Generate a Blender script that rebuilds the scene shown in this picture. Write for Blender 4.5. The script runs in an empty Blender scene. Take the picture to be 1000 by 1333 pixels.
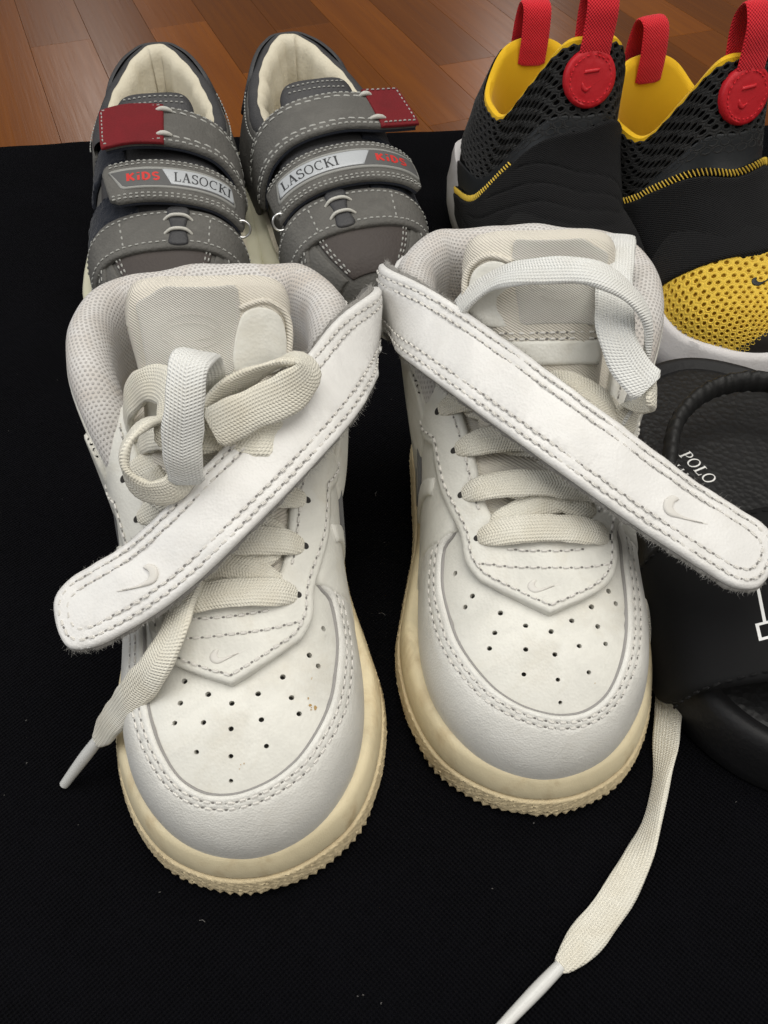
import bpy, math, random
import numpy as np
from mathutils import Matrix, Vector
from mathutils.geometry import delaunay_2d_cdt

# ------------------------------------------------------------------ camera, world, lamps, exposure
SC = bpy.context.scene
COL = SC.collection
CM = 0.01                                    # every builder below works in centimetres
random.seed(4); RNG = np.random.default_rng(4)

CAM_H, CAM_PITCH, CAM_F = 22.7, 48.5, 1150.0   # height cm, degrees below level, focal length per 1333 px of height
cam_d = bpy.data.cameras.new('camera'); cam = bpy.data.objects.new('camera', cam_d); COL.objects.link(cam)
cam.location = (0, 0, CAM_H*CM); cam.rotation_euler = (math.radians(90-CAM_PITCH), 0, 0)
cam_d.sensor_fit = 'VERTICAL'; cam_d.sensor_height = 36.0; cam_d.lens = 36.0*CAM_F/1333.0
cam_d.clip_start = 0.01; cam_d.clip_end = 50.0
SC.camera = cam

world = bpy.data.worlds.new('World'); SC.world = world; world.use_nodes = True
bg = world.node_tree.nodes['Background']; bg.inputs['Color'].default_value = (1.0, 0.975, 0.94, 1); bg.inputs['Strength'].default_value = 0.16

def area_lamp(name, loc, target, size, power, color):
    d = bpy.data.lights.new(name, 'AREA'); d.shape = 'RECTANGLE'; d.size, d.size_y = size; d.energy = power; d.color = color
    o = bpy.data.objects.new(name, d); COL.objects.link(o); o.location = loc
    o.rotation_euler = (Vector(target)-Vector(loc)).to_track_quat('-Z', 'Y').to_euler()
    return o
area_lamp('ceiling_lamp', (0.15, 0.12, 1.85), (0.0, 0.2, 0), (1.7, 1.5), 31, (1.0, 0.97, 0.905))
area_lamp('cool_fill', (-1.6, -0.1, 1.1), (0.0, 0.2, 0), (1.3, 1.3), 13, (0.95, 0.97, 1.0))  # added cool fill from the left, no window known there
area_lamp('front_fill', (1.3, -1.0, 1.3), (0.0, 0.15, 0), (1.0, 0.8), 11, (1.0, 0.96, 0.9))  # extra soft fill added at front right, not a known lamp
area_lamp('room_lamp', (-1.55, 4.9, 2.1), (-0.1, 0.5, 0), (0.35, 0.35), 6, (1.0, 0.95, 0.88))
area_lamp('room_lamp', (0.75, 5.4, 2.1), (0.0, 0.5, 0), (0.3, 0.3), 5, (1.0, 0.97, 0.93))

SC.view_settings.view_transform = 'Standard'; SC.view_settings.look = 'None'
SC.view_settings.exposure = 0.05; SC.view_settings.gamma = 1.0; SC.view_settings.use_curve_mapping = False

# ------------------------------------------------------------------ objects
def put(name, me, mat, parent=None, smooth=True, angle=50, kind=None):
    o = bpy.data.objects.new(name, me); COL.objects.link(o)
    if mat is not None: me.materials.append(mat)
    if smooth and len(me.polygons):
        me.polygons.foreach_set('use_smooth', [True]*len(me.polygons))
        me.set_sharp_from_angle(angle=math.radians(angle))
    if parent is not None: o.parent = parent
    if kind: o['kind'] = kind
    return o
def mesh(name, V, F, uv=None):
    me = bpy.data.meshes.new(name)
    me.from_pydata((np.asarray(V, float)*CM).tolist(), [], [tuple(int(i) for i in f) for f in F])
    if uv is not None:
        l = me.uv_layers.new(name='UVMap'); idx = np.zeros(len(me.loops), int); me.loops.foreach_get('vertex_index', idx)
        l.data.foreach_set('uv', np.asarray(uv, float)[idx].ravel())
    me.update(); return me
def thing(name, label, cat, loc=(0,0,0), rotz=0, group=None):
    o = bpy.data.objects.new(name, None); COL.objects.link(o); o.empty_display_size = 0.02
    o.location = [c*CM for c in loc]; o.rotation_euler = (0, 0, math.radians(rotz))
    o['label'] = label; o['category'] = cat
    if group: o['group'] = group
    return o
def tag(o, label, cat, group=None):
    o['label'] = label; o['category'] = cat
    if group: o['group'] = group
    return o

# ------------------------------------------------------------------ curves and surfaces
def herm(xs, Y, q):
    """smooth cubic through (xs, Y); Y (n, ...)"""
    xs = np.asarray(xs, float); Y = np.asarray(Y, float); q = np.clip(np.asarray(q, float), xs[0], xs[-1])
    sh = (-1,)+(1,)*(Y.ndim-1)
    d = np.diff(Y, axis=0)/np.diff(xs).reshape(sh); m = np.empty_like(Y)
    if len(xs) > 2:
        h = np.diff(xs).reshape(sh); m[1:-1] = (d[:-1]*h[1:]+d[1:]*h[:-1])/(h[1:]+h[:-1])
    m[0] = d[0]; m[-1] = d[-1]
    if len(xs) > 2: m[0] = 1.5*d[0]-0.5*m[1]; m[-1] = 1.5*d[-1]-0.5*m[-2]
    i = np.clip(np.searchsorted(xs, q, side='right')-1, 0, len(xs)-2)
    hh = (xs[i+1]-xs[i]); t = (q-xs[i])/hh
    e = (Ellipsis,)+(None,)*(Y.ndim-1); t = t[e]; hh = hh[e]
    return (2*t**3-3*t**2+1)*Y[i]+(t**3-2*t**2+t)*hh*m[i]+(-2*t**3+3*t**2)*Y[i+1]+(t**3-t**2)*hh*m[i+1]
def curve(pts, n, closed=False):
    """n points evenly spaced on a smooth curve through pts"""
    P = np.asarray(pts, float)
    if closed: P = np.vstack([P[-3:], P, P[:4]])
    L = np.r_[0, np.cumsum(np.sqrt(np.linalg.norm(np.diff(P, axis=0), axis=1)+1e-9))]
    if closed: q = np.linspace(L[3], L[-4], 40*len(pts)+1)
    else: q = np.linspace(0, L[-1], 40*len(pts)+1)
    D = herm(L, P, q); A = np.r_[0, np.cumsum(np.linalg.norm(np.diff(D, axis=0), axis=1))]
    qq = np.linspace(0, A[-1], n+1)[:-1] if closed else np.linspace(0, A[-1], n)
    return np.stack([np.interp(qq, A, D[:, k]) for k in range(D.shape[1])], 1)
def arclen(P): return np.r_[0, np.cumsum(np.linalg.norm(np.diff(P, axis=0), axis=1))]
def unit(v): return v/np.maximum(np.linalg.norm(v, axis=-1, keepdims=True), 1e-9)

class Surf:
    """map(a, b) -> point, normal;  a, b in roughly cm"""
    def pos(self, a, b): raise NotImplementedError
    def map(self, a, b):
        a = np.asarray(a, float); b = np.asarray(b, float); e = 0.02
        P = self.pos(a, b); da = self.pos(a+e, b)-self.pos(a-e, b); db = self.pos(a, b+e)-self.pos(a, b-e)
        N = unit(np.cross(da, db))*self.sign
        return P, N
    sign = 1
class Body(Surf):
    """closed upper: stations (s, [(x, z)...] from the sole edge to the middle); b = G*t, t=-1..1 over the top"""
    G = 4.3
    def __init__(self, st, L, m=1, cx=None, skew=None):
        self.L = L; self.m = m
        self.s = np.array([q[0] for q in st]); A = np.array([q[1] for q in st], float)
        # order: left sole edge ... centre ... right sole edge
        self.C = np.concatenate([A[:, :-1]*np.array([-1, 1]), A[:, ::-1]], 1)
        self.K = self.C.shape[1]
        pa = self.par(self.s); mir = np.array([-1, 1])
        self.pa = np.r_[-pa[1], pa, 2*math.pi-pa[-2]]; first = self.C[1:2]*mir; first[..., 1] = 2*self.C[0:1, :, 1]-first[..., 1]      # rounded toe: height rises like a root at the tip
        self.CC = np.concatenate([first, self.C, self.C[-2:-1]*mir], 0)
        self.cx = cx
    KA = 6.0
    def q(self, pts):
        """(s, b) list -> surface domain"""
        p = np.asarray(pts, float); return np.stack([self.KA*self.par(p[:, 0]), p[:, 1]], 1)
    def par(self, s): return np.arccos(np.clip(1-2*np.clip(s, 0, self.L)/self.L, -1, 1))
    def pos(self, a, b):
        a = np.asarray(a, float); b = np.asarray(b, float); shp = np.broadcast(a, b).shape
        a = np.broadcast_to(a, shp).ravel(); b = np.broadcast_to(b, shp).ravel()
        a = self.L*(1-np.cos(np.clip(a/self.KA, 0, math.pi)))/2
        st = herm(self.pa, self.CC, self.par(a))              # (n, K, 2)
        kk = np.clip((b/self.G+1)/2, 0, 1)*(self.K-1)
        i = np.clip(np.floor(kk).astype(int), 0, self.K-2); t = (kk-i)[:, None]
        r = np.arange(len(a)); g = lambda j: st[r, np.clip(j, 0, self.K-1)]
        p0, p1, p2, p3 = g(i-1), g(i), g(i+1), g(i+2)
        X = 0.5*(2*p1+(p2-p0)*t+(2*p0-5*p1+4*p2-p3)*t**2+(3*p1-p0-3*p2+p3)*t**3)
        x = X[:, 0]*self.m
        if self.cx is not None: x = x+self.m*np.interp(a, self.cx[0], self.cx[1])
        return np.stack([x, np.clip(a, 0, self.L), X[:, 1]], 1).reshape(shp+(3,))
    def map(self, a, b):
        a, b = np.broadcast_arrays(np.asarray(a, float), np.asarray(b, float))
        P = self.pos(a, b); _, N = Surf.map(self, np.maximum(a, 0.12), b)
        N = np.where((a < 0.12)[..., None], unit(N*np.stack([np.clip(a/0.12, 0, 1), np.ones_like(a), np.ones_like(a)], -1)), N)
        c = np.stack([np.zeros_like(P[..., 0]), np.clip(P[..., 1], 2.0, self.L-3), np.full_like(P[..., 0], 2.2)], -1)
        sg = np.sign(np.sum(N*(P-c), -1, keepdims=True)); sg[sg == 0] = 1
        return P, N*sg
class Strip(Surf):
    """a band along a 3D centre line: a = cm along, b = cm across; up = normals; crown = arch height across"""
    def __init__(self, pts, ups, n=160, crown=0.0, width=1.0):
        P = curve(pts, n); L0 = np.linspace(0, 1, len(ups)); U = herm(L0, np.asarray(ups, float), np.linspace(0, 1, n)) if len(ups) > 1 else np.repeat(np.asarray(ups, float), n, 0)
        T = unit(np.gradient(P, axis=0)); U = unit(U-np.sum(U*T, 1, keepdims=True)*T); B = unit(np.cross(T, U))
        self.P, self.U, self.B, self.A = P, U, B, arclen(P); self.len = self.A[-1]; self.crown = crown; self.w = width
    def _i(self, a, X):
        a = np.asarray(a, float)
        Y = np.stack([np.interp(a.ravel(), self.A, X[:, k]) for k in range(3)], 1).reshape(a.shape+(3,))
        return Y
    def map(self, a, b):
        a, b = np.broadcast_arrays(np.asarray(a, float), np.asarray(b, float))
        U = unit(self._i(a, self.U)); T = unit(np.cross(self._i(a, self.B), U)); B = self._i(a, self.B)
        ext = (a-np.clip(a, 0, self.len))[..., None]
        h = -self.crown*(2*b/self.w)**2
        sl = -self.crown*8*b/self.w**2
        P = self._i(a, self.P)+B*b[..., None]+U*h[..., None]-T*0*ext
        return P, unit(U-B*sl[..., None])

# ------------------------------------------------------------------ meshes on surfaces
def inside(pts, loops):
    c = np.zeros(len(pts), bool)
    for lp in loops:
        x, y = pts[:, 0][:, None], pts[:, 1][:, None]; a = np.asarray(lp); b = np.roll(a, -1, 0)
        cond = (a[:, 1] > y) != (b[:, 1] > y)
        xx = (b[:, 0]-a[:, 0])*(y-a[:, 1])/np.where(b[:, 1]-a[:, 1] == 0, 1e-12, b[:, 1]-a[:, 1])+a[:, 0]
        c ^= (np.sum(cond & (x < xx), 1) % 2 == 1)
    return c
def bdist(pts, loops):
    D = np.full(len(pts), 1e9)
    for lp in loops:
        a = np.asarray(lp); ab = np.roll(a, -1, 0)-a; l2 = np.maximum(np.sum(ab**2, 1), 1e-12)
        for k in range(0, len(pts), 4000):
            p = pts[k:k+4000][:, None]-a[None]; t = np.clip(np.sum(p*ab, 2)/l2, 0, 1)[..., None]
            D[k:k+4000] = np.minimum(D[k:k+4000], np.sqrt(np.sum((p-t*ab)**2, 2)).min(1))
    return D
def densify(loop, step):
    out = []
    a = np.asarray(loop, float)
    for p, q in zip(a, np.roll(a, -1, 0)):
        n = max(1, int(np.ceil(np.linalg.norm(q-p)/step)))
        out += [p+(q-p)*k/n for k in range(n)]
    return np.array(out)
def patch(name, loop, S, mat, parent, thick=0.14, r=0.12, base=0.0, res=0.3, holes=(), bottom=False, drop=0.05, relief=None, edge=0.35, grooves=(), rim=None, kind=None, angle=50):
    """a panel of given outline laid on surface S, its rim rounded over r, standing `thick` above base"""
    loop = densify(loop, res*0.6); loops = [loop]+[np.asarray(h, float) for h in holes]
    lo, hi = loop.min(0), loop.max(0)
    gx = np.arange(lo[0]+res/2, hi[0], res); gy = np.arange(lo[1]+res/2, hi[1], res*0.87)
    X, Y = np.meshgrid(gx, gy); X = X+(np.arange(len(gy)) % 2)[:, None]*res/2
    G = np.stack([X.ravel(), Y.ravel()], 1)
    area = 0.5*np.sum(loop[:, 0]*np.roll(loop[:, 1], -1)-np.roll(loop[:, 0], -1)*loop[:, 1])
    tg = np.roll(loop, -1, 0)-np.roll(loop, 1, 0); nr = unit(np.stack([-tg[:, 1], tg[:, 0]], 1))*np.sign(area)
    ring1, ring2 = loop+nr*r*0.3, loop+nr*r
    if len(G):
        G = G[inside(G, loops)]; G = G[bdist(G, loops) > max(r*1.25, res*0.45)] if len(G) else G
    keep = [G] if len(G) else []
    for R, d in ((ring1, r*0.3), (ring2, r)):
        R = R[inside(R, loops)]
        if len(R): R = R[bdist(R, loops) > d*0.85]
        if len(R): keep.append(R)
    for g, w in grooves:
        g = np.asarray(g)
        for k in (-w, 0, w):
            tt = unit(np.gradient(g, axis=0)); R = g+np.stack([-tt[:, 1], tt[:, 0]], 1)*k
            R = R[inside(R, loops)]
            if len(R): R = R[bdist(R, loops) > r*0.3]
            if len(R): keep.append(R)
    pts = np.vstack(loops+keep); E = []; o = 0
    for lp in loops:
        n = len(lp); E += [(o+i, o+(i+1) % n) for i in range(n)]; o += n
    res_ = delaunay_2d_cdt([Vector(p) for p in pts.tolist()], E, [], 0, 1e-6)
    V2 = np.array([tuple(v) for v in res_[0]]); F = np.array(res_[2])
    cen = V2[F].mean(1); F = F[inside(cen, loops)]
    D = bdist(V2, loops[:1]) if rim is None else bdist_open(V2, np.asarray(rim))
    off = base+thick*(edge+(1-edge)*np.sqrt(np.clip(1-(1-np.minimum(D/r, 1))**2, 0, 1)))
    for g, w in grooves:
        gd = bdist_open(V2, np.asarray(g)); off = off-w*0.55*np.exp(-(gd/w/0.7)**2)
    if relief is not None: off = off+relief(V2[:, 0], V2[:, 1])
    P, N = S.map(V2[:, 0], V2[:, 1]); top = P+N*off[:, None]
    t0 = top[F[:, 1]]-top[F[:, 0]]; t1 = top[F[:, 2]]-top[F[:, 0]]
    flip = np.sum(np.cross(t0, t1)*N[F[:, 0]], 1) < 0
    F[flip] = F[flip][:, ::-1]
    low = P+N*(base-drop)
    edges = {}
    for f in F.tolist():
        for k in range(3):
            e = (f[k], f[(k+1) % 3])
            if (e[1], e[0]) in edges: del edges[(e[1], e[0])]
            else: edges[e] = 1
    n = len(V2); faces = F.tolist(); V = np.vstack([top, low])
    for (i, j) in edges: faces.append((j, i, n+i, n+j))
    if bottom: faces += [(n+f[2], n+f[1], n+f[0]) for f in F.tolist()]
    else:
        used = sorted({i for e in edges for i in e}); mp = {k: n+q for q, k in enumerate(used)}
        V = np.vstack([top, low[used]]); faces = F.tolist()+[(j, i, mp[i], mp[j]) for (i, j) in edges]
        V2 = np.vstack([V2, V2[used]])
    uv = np.vstack([V2, V2]) if bottom else V2
    return put(name, mesh(name, V, faces, uv), mat, parent, kind=kind, angle=angle)
def inset(line, d):
    """shift an open line sideways by d"""
    p = np.asarray(line, float); tt = unit(np.gradient(p, axis=0)); return p+np.stack([-tt[:, 1], tt[:, 0]], 1)*d
def bdist_open(pts, a):
    A, B = a[:-1], a[1:]; ab = B-A; l2 = np.maximum(np.sum(ab**2, 1), 1e-12); D = np.full(len(pts), 1e9)
    for k in range(0, len(pts), 4000):
        p = pts[k:k+4000][:, None]-A[None]; t = np.clip(np.sum(p*ab, 2)/l2, 0, 1)[..., None]
        D[k:k+4000] = np.sqrt(np.sum((p-t*ab)**2, 2)).min(1)
    return D
def gridmesh(name, P, mat, parent, closed_u=False, closed_v=False, uv=None, kind=None, angle=50, cap=False):
    m, n = P.shape[:2]; V = P.reshape(-1, 3); F = []
    for i in range(m if closed_u else m-1):
        for j in range(n if closed_v else n-1):
            a, b = i*n+j, i*n+(j+1) % n; c, d = ((i+1) % m)*n+(j+1) % n, ((i+1) % m)*n+j
            F.append((a, b, c, d))
    if uv is None:
        A = np.linalg.norm(np.diff(P, axis=0), axis=2).mean(1); B = np.linalg.norm(np.diff(P, axis=1), axis=2).mean(0)
        u = np.r_[0, np.cumsum(A)]; v = np.r_[0, np.cumsum(B)]; uv = np.stack(np.meshgrid(u, v, indexing='ij'), -1)
    if cap: F.append(tuple(range(n))[::-1]); F.append(tuple((m-1)*n+j for j in range(n)))
    return put(name, mesh(name, V, F, uv.reshape(-1, 2)), mat, parent, kind=kind, angle=angle)
def stitches(S, line, parent, mat, holemat, h=0.0, pitch=0.3, frac=0.72, rad=0.036, zig=0.0, name='stitching', hole=True, hole_r=0.036, arch=0.02):
    """a row of thread stitches along a line given on surface S (or several lines)"""
    V, F, HV, HF = [], [], [], []
    lines = line if isinstance(line, list) else [line]
    for ln in lines:
        ln = np.asarray(ln, float); P, N = S.map(ln[:, 0], ln[:, 1]); P = P+N*h
        A = arclen(P); cnt = max(1, int(A[-1]/pitch)); q = (np.arange(cnt)+0.5)*A[-1]/cnt
        def at(x): return np.stack([np.interp(x, A, P[:, k]) for k in range(3)], -1), unit(np.stack([np.interp(x, A, N[:, k]) for k in range(3)], -1))
        C, NN = at(q); a, _ = at(q-pitch*frac/2); b, _ = at(q+pitch*frac/2)
        T = unit(b-a); B = unit(np.cross(T, NN))
        for k in range(cnt):
            z = zig*(1 if k % 2 else -1)
            a_, b_ = a[k]-B[k]*zig*0.8, b[k]+B[k]*zig*0.8
            jit = RNG.normal(0, 0.006, 2); a_ = a_+B[k]*jit[0]; b_ = b_+B[k]*jit[1]
            o = len(V); V += [a_-NN[k]*rad*0.4]
            for f in (0.2, 0.8):
                c = a_+(b_-a_)*f+NN[k]*arch
                for g in range(5):
                    an = 2*math.pi*g/5; V.append(c+B[k]*math.cos(an)*rad+NN[k]*math.sin(an)*rad*0.8)
            V.append(b_-NN[k]*rad*0.4)
            for g in range(5):
                g2 = (g+1) % 5; F += [(o, o+1+g2, o+1+g), (o+1+g, o+1+g2, o+6+g2, o+6+g), (o+6+g, o+6+g2, o+11)]
            if hole:
                o = len(HV); c = b_+T[k]*pitch*(1-frac)/2+NN[k]*0.012
                HV += [c+hole_r*(T[k]*math.cos(g*math.pi/3)*1.15+B[k]*math.sin(g*math.pi/3)*0.8) for g in range(6)]; HF.append(tuple(range(o, o+6)))
    ob = put(name, mesh(name, V, F), mat, parent, kind='stuff')
    if hole and HV: put('needle_shade_dots', mesh('needle_shade_dots', HV, HF), holemat, parent, kind='stuff')
    return ob
def ribbon(name, pts, ups, width, thick, mat, parent, n=None, taper=None, crown=0.0, wav=0.0, roll=0.0):
    """a soft flat lace or webbing: rounded section swept along pts"""
    n = n or max(12, int(arclen(curve(pts, 60))[-1]/0.12)); st = Strip(pts, ups, n=n)
    s = np.linspace(0, 1, n); w = np.full(n, width) if taper is None else herm(taper[0], taper[1], s)*width
    if wav: w = w*(1+wav*np.sin(s*23+RNG.uniform(0, 6))+wav*0.7*np.sin(s*51))
    if roll:
        ph = RNG.uniform(0, 6, 3); ro = roll*(np.sin(s*7+ph[0])+0.6*np.sin(s*15+ph[1]))*np.sin(np.pi*np.clip(s*1.0, 0, 1))**0.5
        U2 = st.U*np.cos(ro)[:, None]+st.B*np.sin(ro)[:, None]; st.B = st.B*np.cos(ro)[:, None]-st.U*np.sin(ro)[:, None]; st.U = U2
    th = np.full(n, thick)*(1+0.15*np.sin(s*31+RNG.uniform(0, 6))); k = 14; an = np.linspace(0, 2*np.pi, k, endpoint=False)
    cx = np.sign(np.cos(an))*np.abs(np.cos(an))**0.55; cz = np.sign(np.sin(an))*np.abs(np.sin(an))**0.75
    P = st.P[:, None]+st.B[:, None]*(cx[None, :, None]*w[:, None, None]/2)+st.U[:, None]*((cz[None, :, None]*th[:, None, None]/2)-crown*(cx**2)[None, :, None])
    e = 0.5
    P[0] = P[0].mean(0)+(P[0]-P[0].mean(0))*0.7; P[-1] = P[-1].mean(0)+(P[-1]-P[-1].mean(0))*0.7
    uv = np.stack(np.meshgrid(st.A, np.zeros(k), indexing='ij'), -1); uv[..., 1] = cx[None]*w[:, None]/2
    o = gridmesh(name, P, mat, parent, closed_v=True, uv=uv, cap=True)
    o['_len'] = 0; del o['_len']
    return o
def tube(name, pts, rad, mat, parent, n=None, sides=8, closed=False):
    P = curve(pts, n or max(8, len(pts)*6), closed); n = len(P)
    T = unit((np.roll(P, -1, 0)-np.roll(P, 1, 0)) if closed else np.gradient(P, axis=0))
    ref = np.array([0, 0, 1.0]) if abs(T[:, 2]).mean() < 0.8 else np.array([1.0, 0, 0])
    B = unit(np.cross(T, ref)); U = np.cross(B, T); an = np.linspace(0, 2*np.pi, sides, endpoint=False)
    rr = np.broadcast_to(np.asarray(rad, float), (n,)) if np.ndim(rad) == 0 else herm(np.linspace(0, 1, len(rad)), rad, np.linspace(0, 1, n))
    Q = P[:, None]+(B[:, None]*np.cos(an)[None, :, None]+U[:, None]*np.sin(an)[None, :, None])*rr[:, None, None]
    return gridmesh(name, Q, mat, parent, closed_u=closed, closed_v=True, cap=not closed)
def hexnet(name, poly, S, mat, parent, cell=0.3, hole=0.6, h=0.1, depth=0.1, squash=1.0, dome=0.03):
    """open mesh fabric: a net of hexagon frames with real openings"""
    poly = np.asarray(poly, float); lo, hi = poly.min(0), poly.max(0); V, F, AB, HH = [], [], [], []
    dx, dy = cell*math.sqrt(3)/2*squash, cell*0.75; R = cell/2; C = []
    for j, y in enumerate(np.arange(lo[1], hi[1], dy)):
        for x in np.arange(lo[0], hi[0], dx): C.append((x+(j % 2)*dx/2, y))
    C = np.array(C); C = C[inside(C, [poly])]; an = np.radians(30+60*np.arange(6))
    for c in C:
        o = len(AB); jt = RNG.normal(0, 0.012, 2)
        for rr, hh in ((1.0, h), (0.5+hole*0.5, h+dome), (hole, h+dome*0.3), (hole*0.95, h-depth)):
            for q in an: AB.append((c[0]+jt[0]*(rr < 1)+R*rr*math.cos(q)*squash, c[1]+jt[1]*(rr < 1)+R*rr*math.sin(q))); HH.append(hh)
        for k in range(3):
            for g in range(6): F.append((o+k*6+g, o+k*6+(g+1) % 6, o+k*6+6+(g+1) % 6, o+k*6+6+g))
    AB = np.array(AB); P, N = S.map(AB[:, 0], AB[:, 1])
    return put(name, mesh(name, P+N*np.array(HH)[:, None], F, AB), mat, parent, kind='stuff', angle=70)
def fuzz(name, P, N, parent, mat, count, length=0.22, rad=0.008):
    """loose fibres sticking out of a worn fabric edge"""
    V, F = [], []
    idx = RNG.integers(0, len(P), count)
    for i in idx:
        d = unit(N[i]+RNG.normal(0, 0.55, 3)); L = length*RNG.uniform(0.25, 1.0)**1.3*1.2; c = P[i]+RNG.normal(0, 0.03, 3)
        side = unit(np.cross(d, RNG.normal(0, 1, 3))); bend = RNG.normal(0, 0.35, 3)*L
        o = len(V)
        for k, f in enumerate((0, 0.5, 1.0)):
            q = c+d*L*f+bend*f*f; rr = rad*(1-0.6*f); s2 = np.cross(side, d)
            V += [q+side*rr, q-side*rr*0.5+s2*rr*0.87, q-side*rr*0.5-s2*rr*0.87]
        for k in range(2):
            for g in range(3):
                F.append((o+k*3+g, o+k*3+(g+1) % 3, o+k*3+3+(g+1) % 3, o+k*3+3+g))
    return put(name, mesh(name, V, F), mat, parent, kind='stuff')

def outline(tab, L, n=240, cx=None):
    """closed footprint from half widths (s, right, left)"""
    t = np.array(tab, float); par = lambda s: np.arccos(np.clip(1-2*s/L, -1, 1))
    a = np.linspace(0, math.pi, n//2+1); s = L*(1-np.cos(a))/2
    r = herm(par(t[:, 0]), t[:, 1], a); l = herm(par(t[:, 0]), t[:, 2], a)
    R = np.stack([r, s], 1); Lf = np.stack([-l, s], 1)[::-1][1:-1]
    return curve(np.vstack([R, Lf])[::3], n, closed=True)
def sole_mesh(name, O, prof, mat, parent, m=1, zf=None, disp=None):
    """wall of a sole: outline O (n,2), prof [(outset, z)...] bottom to top, closed below"""
    n = len(O); T = unit(np.roll(O, -1, 0)-np.roll(O, 1, 0)); Nn = np.stack([T[:, 1], -T[:, 0]], 1)
    A = arclen(np.vstack([O, O[:1]]))[:-1]; rows = []
    for k, (o, z) in enumerate(prof):
        oo = np.full(n, o)+(disp(A, k, z) if disp else 0)
        q = O+Nn*oo[:, None]; zz = np.full(n, z) if zf is None else zf(q[:, 1], z)
        rows.append(np.stack([q[:, 0]*m, q[:, 1], zz], 1))
    P = np.stack(rows, 0); V = P.reshape(-1, 3); F = []
    for i in range(len(prof)-1):
        for j in range(n): F.append((i*n+j, i*n+(j+1) % n, (i+1)*n+(j+1) % n, (i+1)*n+j))
    V = np.vstack([V, [[0, O[:, 1].mean(), rows[0][:, 2].min()], [0, O[:, 1].mean(), rows[-1][:, 2].mean()]]])
    b = len(V)-2; t = len(V)-1; k = (len(prof)-1)*n
    for j in range(n): F += [((j+1) % n, j, b), (k+j, k+(j+1) % n, t)]
    uv = np.stack([np.tile(A, len(prof)), np.repeat([p[1] for p in prof], n)], 1); uv = np.vstack([uv, [[0, 0], [0, 0]]])
    return put(name, mesh(name, V, F, uv), mat, parent)

# ------------------------------------------------------------------ materials
class NT:
    def __init__(self, name):
        self.m = bpy.data.materials.new(name); self.m.use_nodes = True; self.t = self.m.node_tree; self.b = self.t.nodes['Principled BSDF']
    def n(self, typ, **kw):
        o = self.t.nodes.new(typ)
        for k, v in kw.items():
            if k in o.inputs: self.set(o.inputs[k], v)
            else: setattr(o, k, v)
        return o
    def set(self, sock, v):
        if hasattr(v, 'is_output') or isinstance(v, bpy.types.NodeSocket): self.t.links.new(v, sock)
        else: sock.default_value = v
    def p(self, **kw):
        for k, v in kw.items(): self.set(self.b.inputs[k.replace('_', ' ')], v)
    def co(self, uv=False): return self.n('ShaderNodeTexCoord').outputs['UV' if uv else 'Object']
    def noise(self, scale, detail=4, rough=0.55, vec=None, dist=0.0):
        return self.n('ShaderNodeTexNoise', Vector=vec if vec is not None else self.co(), Scale=scale, Detail=detail, Roughness=rough, Distortion=dist).outputs['Fac']
    def ramp(self, fac, stops):
        r = self.n('ShaderNodeValToRGB', Fac=fac); e = r.color_ramp.elements
        while len(e) < len(stops): e.new(0.5)
        for q, (p, c) in zip(e, stops): q.position = p; q.color = (c if isinstance(c, tuple) else (c, c, c))+((1,) if not isinstance(c, tuple) or len(c) == 3 else ())
        return r.outputs['Color']
    def mix(self, f, a, b, mode='MIX'):
        o = self.n('ShaderNodeMix', data_type='RGBA', blend_type=mode); self.set(o.inputs[0], f); self.set(o.inputs[6], a); self.set(o.inputs[7], b); return o.outputs[2]
    def math(self, op, a, b=0.0, c=0.0):
        o = self.n('ShaderNodeMath', operation=op); self.set(o.inputs[0], a); self.set(o.inputs[1], b); self.set(o.inputs[2], c); return o.outputs[0]
    def bump(self, h, strength=0.5, dist=0.0005, normal=None):
        o = self.n('ShaderNodeBump', Height=h, Strength=strength, Distance=dist)
        if normal is not None: self.set(o.inputs['Normal'], normal)
        return o.outputs['Normal']
def c4(c): return (c[0], c[1], c[2], 1)
def leather(name, col, rough=0.45, grain=1100, gs=0.35, stain=None, stain_amt=0.5, spec=0.4, wrinkle=0.0, var=0.08, smudge=0.0):
    k = NT(name); c = k.co()
    n1 = k.noise(45, 4, 0.6, c); base = k.mix(n1, c4([x*(1-var) for x in col]), c4([min(1, x*(1+var)) for x in col]))
    if stain:
        f = k.ramp(k.noise(70, 6, 0.65, c, 0.6), [(0.5, 0.0), (0.78, 1.0)]); f = k.math('MULTIPLY', f, stain_amt)
        base = k.mix(f, base, c4(stain))
    v = k.n('ShaderNodeTexVoronoi', Vector=c, Scale=grain); h = k.math('MULTIPLY', v.outputs['Distance'], 1.0)
    h2 = k.noise(grain*0.35, 3, 0.6, c); h = k.math('ADD', h, h2)
    if wrinkle:
        w = k.noise(120, 3, 0.5, c, 2.0); h = k.math('ADD', h, k.math('MULTIPLY', w, wrinkle))
    if smudge:
        sm = k.ramp(k.noise(26, 7, 0.68, c, 1.2), [(0.46, 0.0), (0.70, 1.0)]); base = k.mix(k.math('MULTIPLY', sm, smudge), base, c4([x*0.62 for x in col]))
        fine = k.ramp(k.noise(420, 5, 0.7, c, 0.5), [(0.62, 0.0), (0.74, 1.0)]); base = k.mix(k.math('MULTIPLY', k.math('MULTIPLY', fine, sm), smudge), base, c4([x*0.5 for x in col]))
    rg = k.math('MULTIPLY_ADD', n1, 0.18, rough-0.09)
    k.p(Base_Color=base, Roughness=rg, Normal=k.bump(h, gs, 0.0003)); k.b.inputs['Specular IOR Level'].default_value = spec
    return k.m
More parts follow.
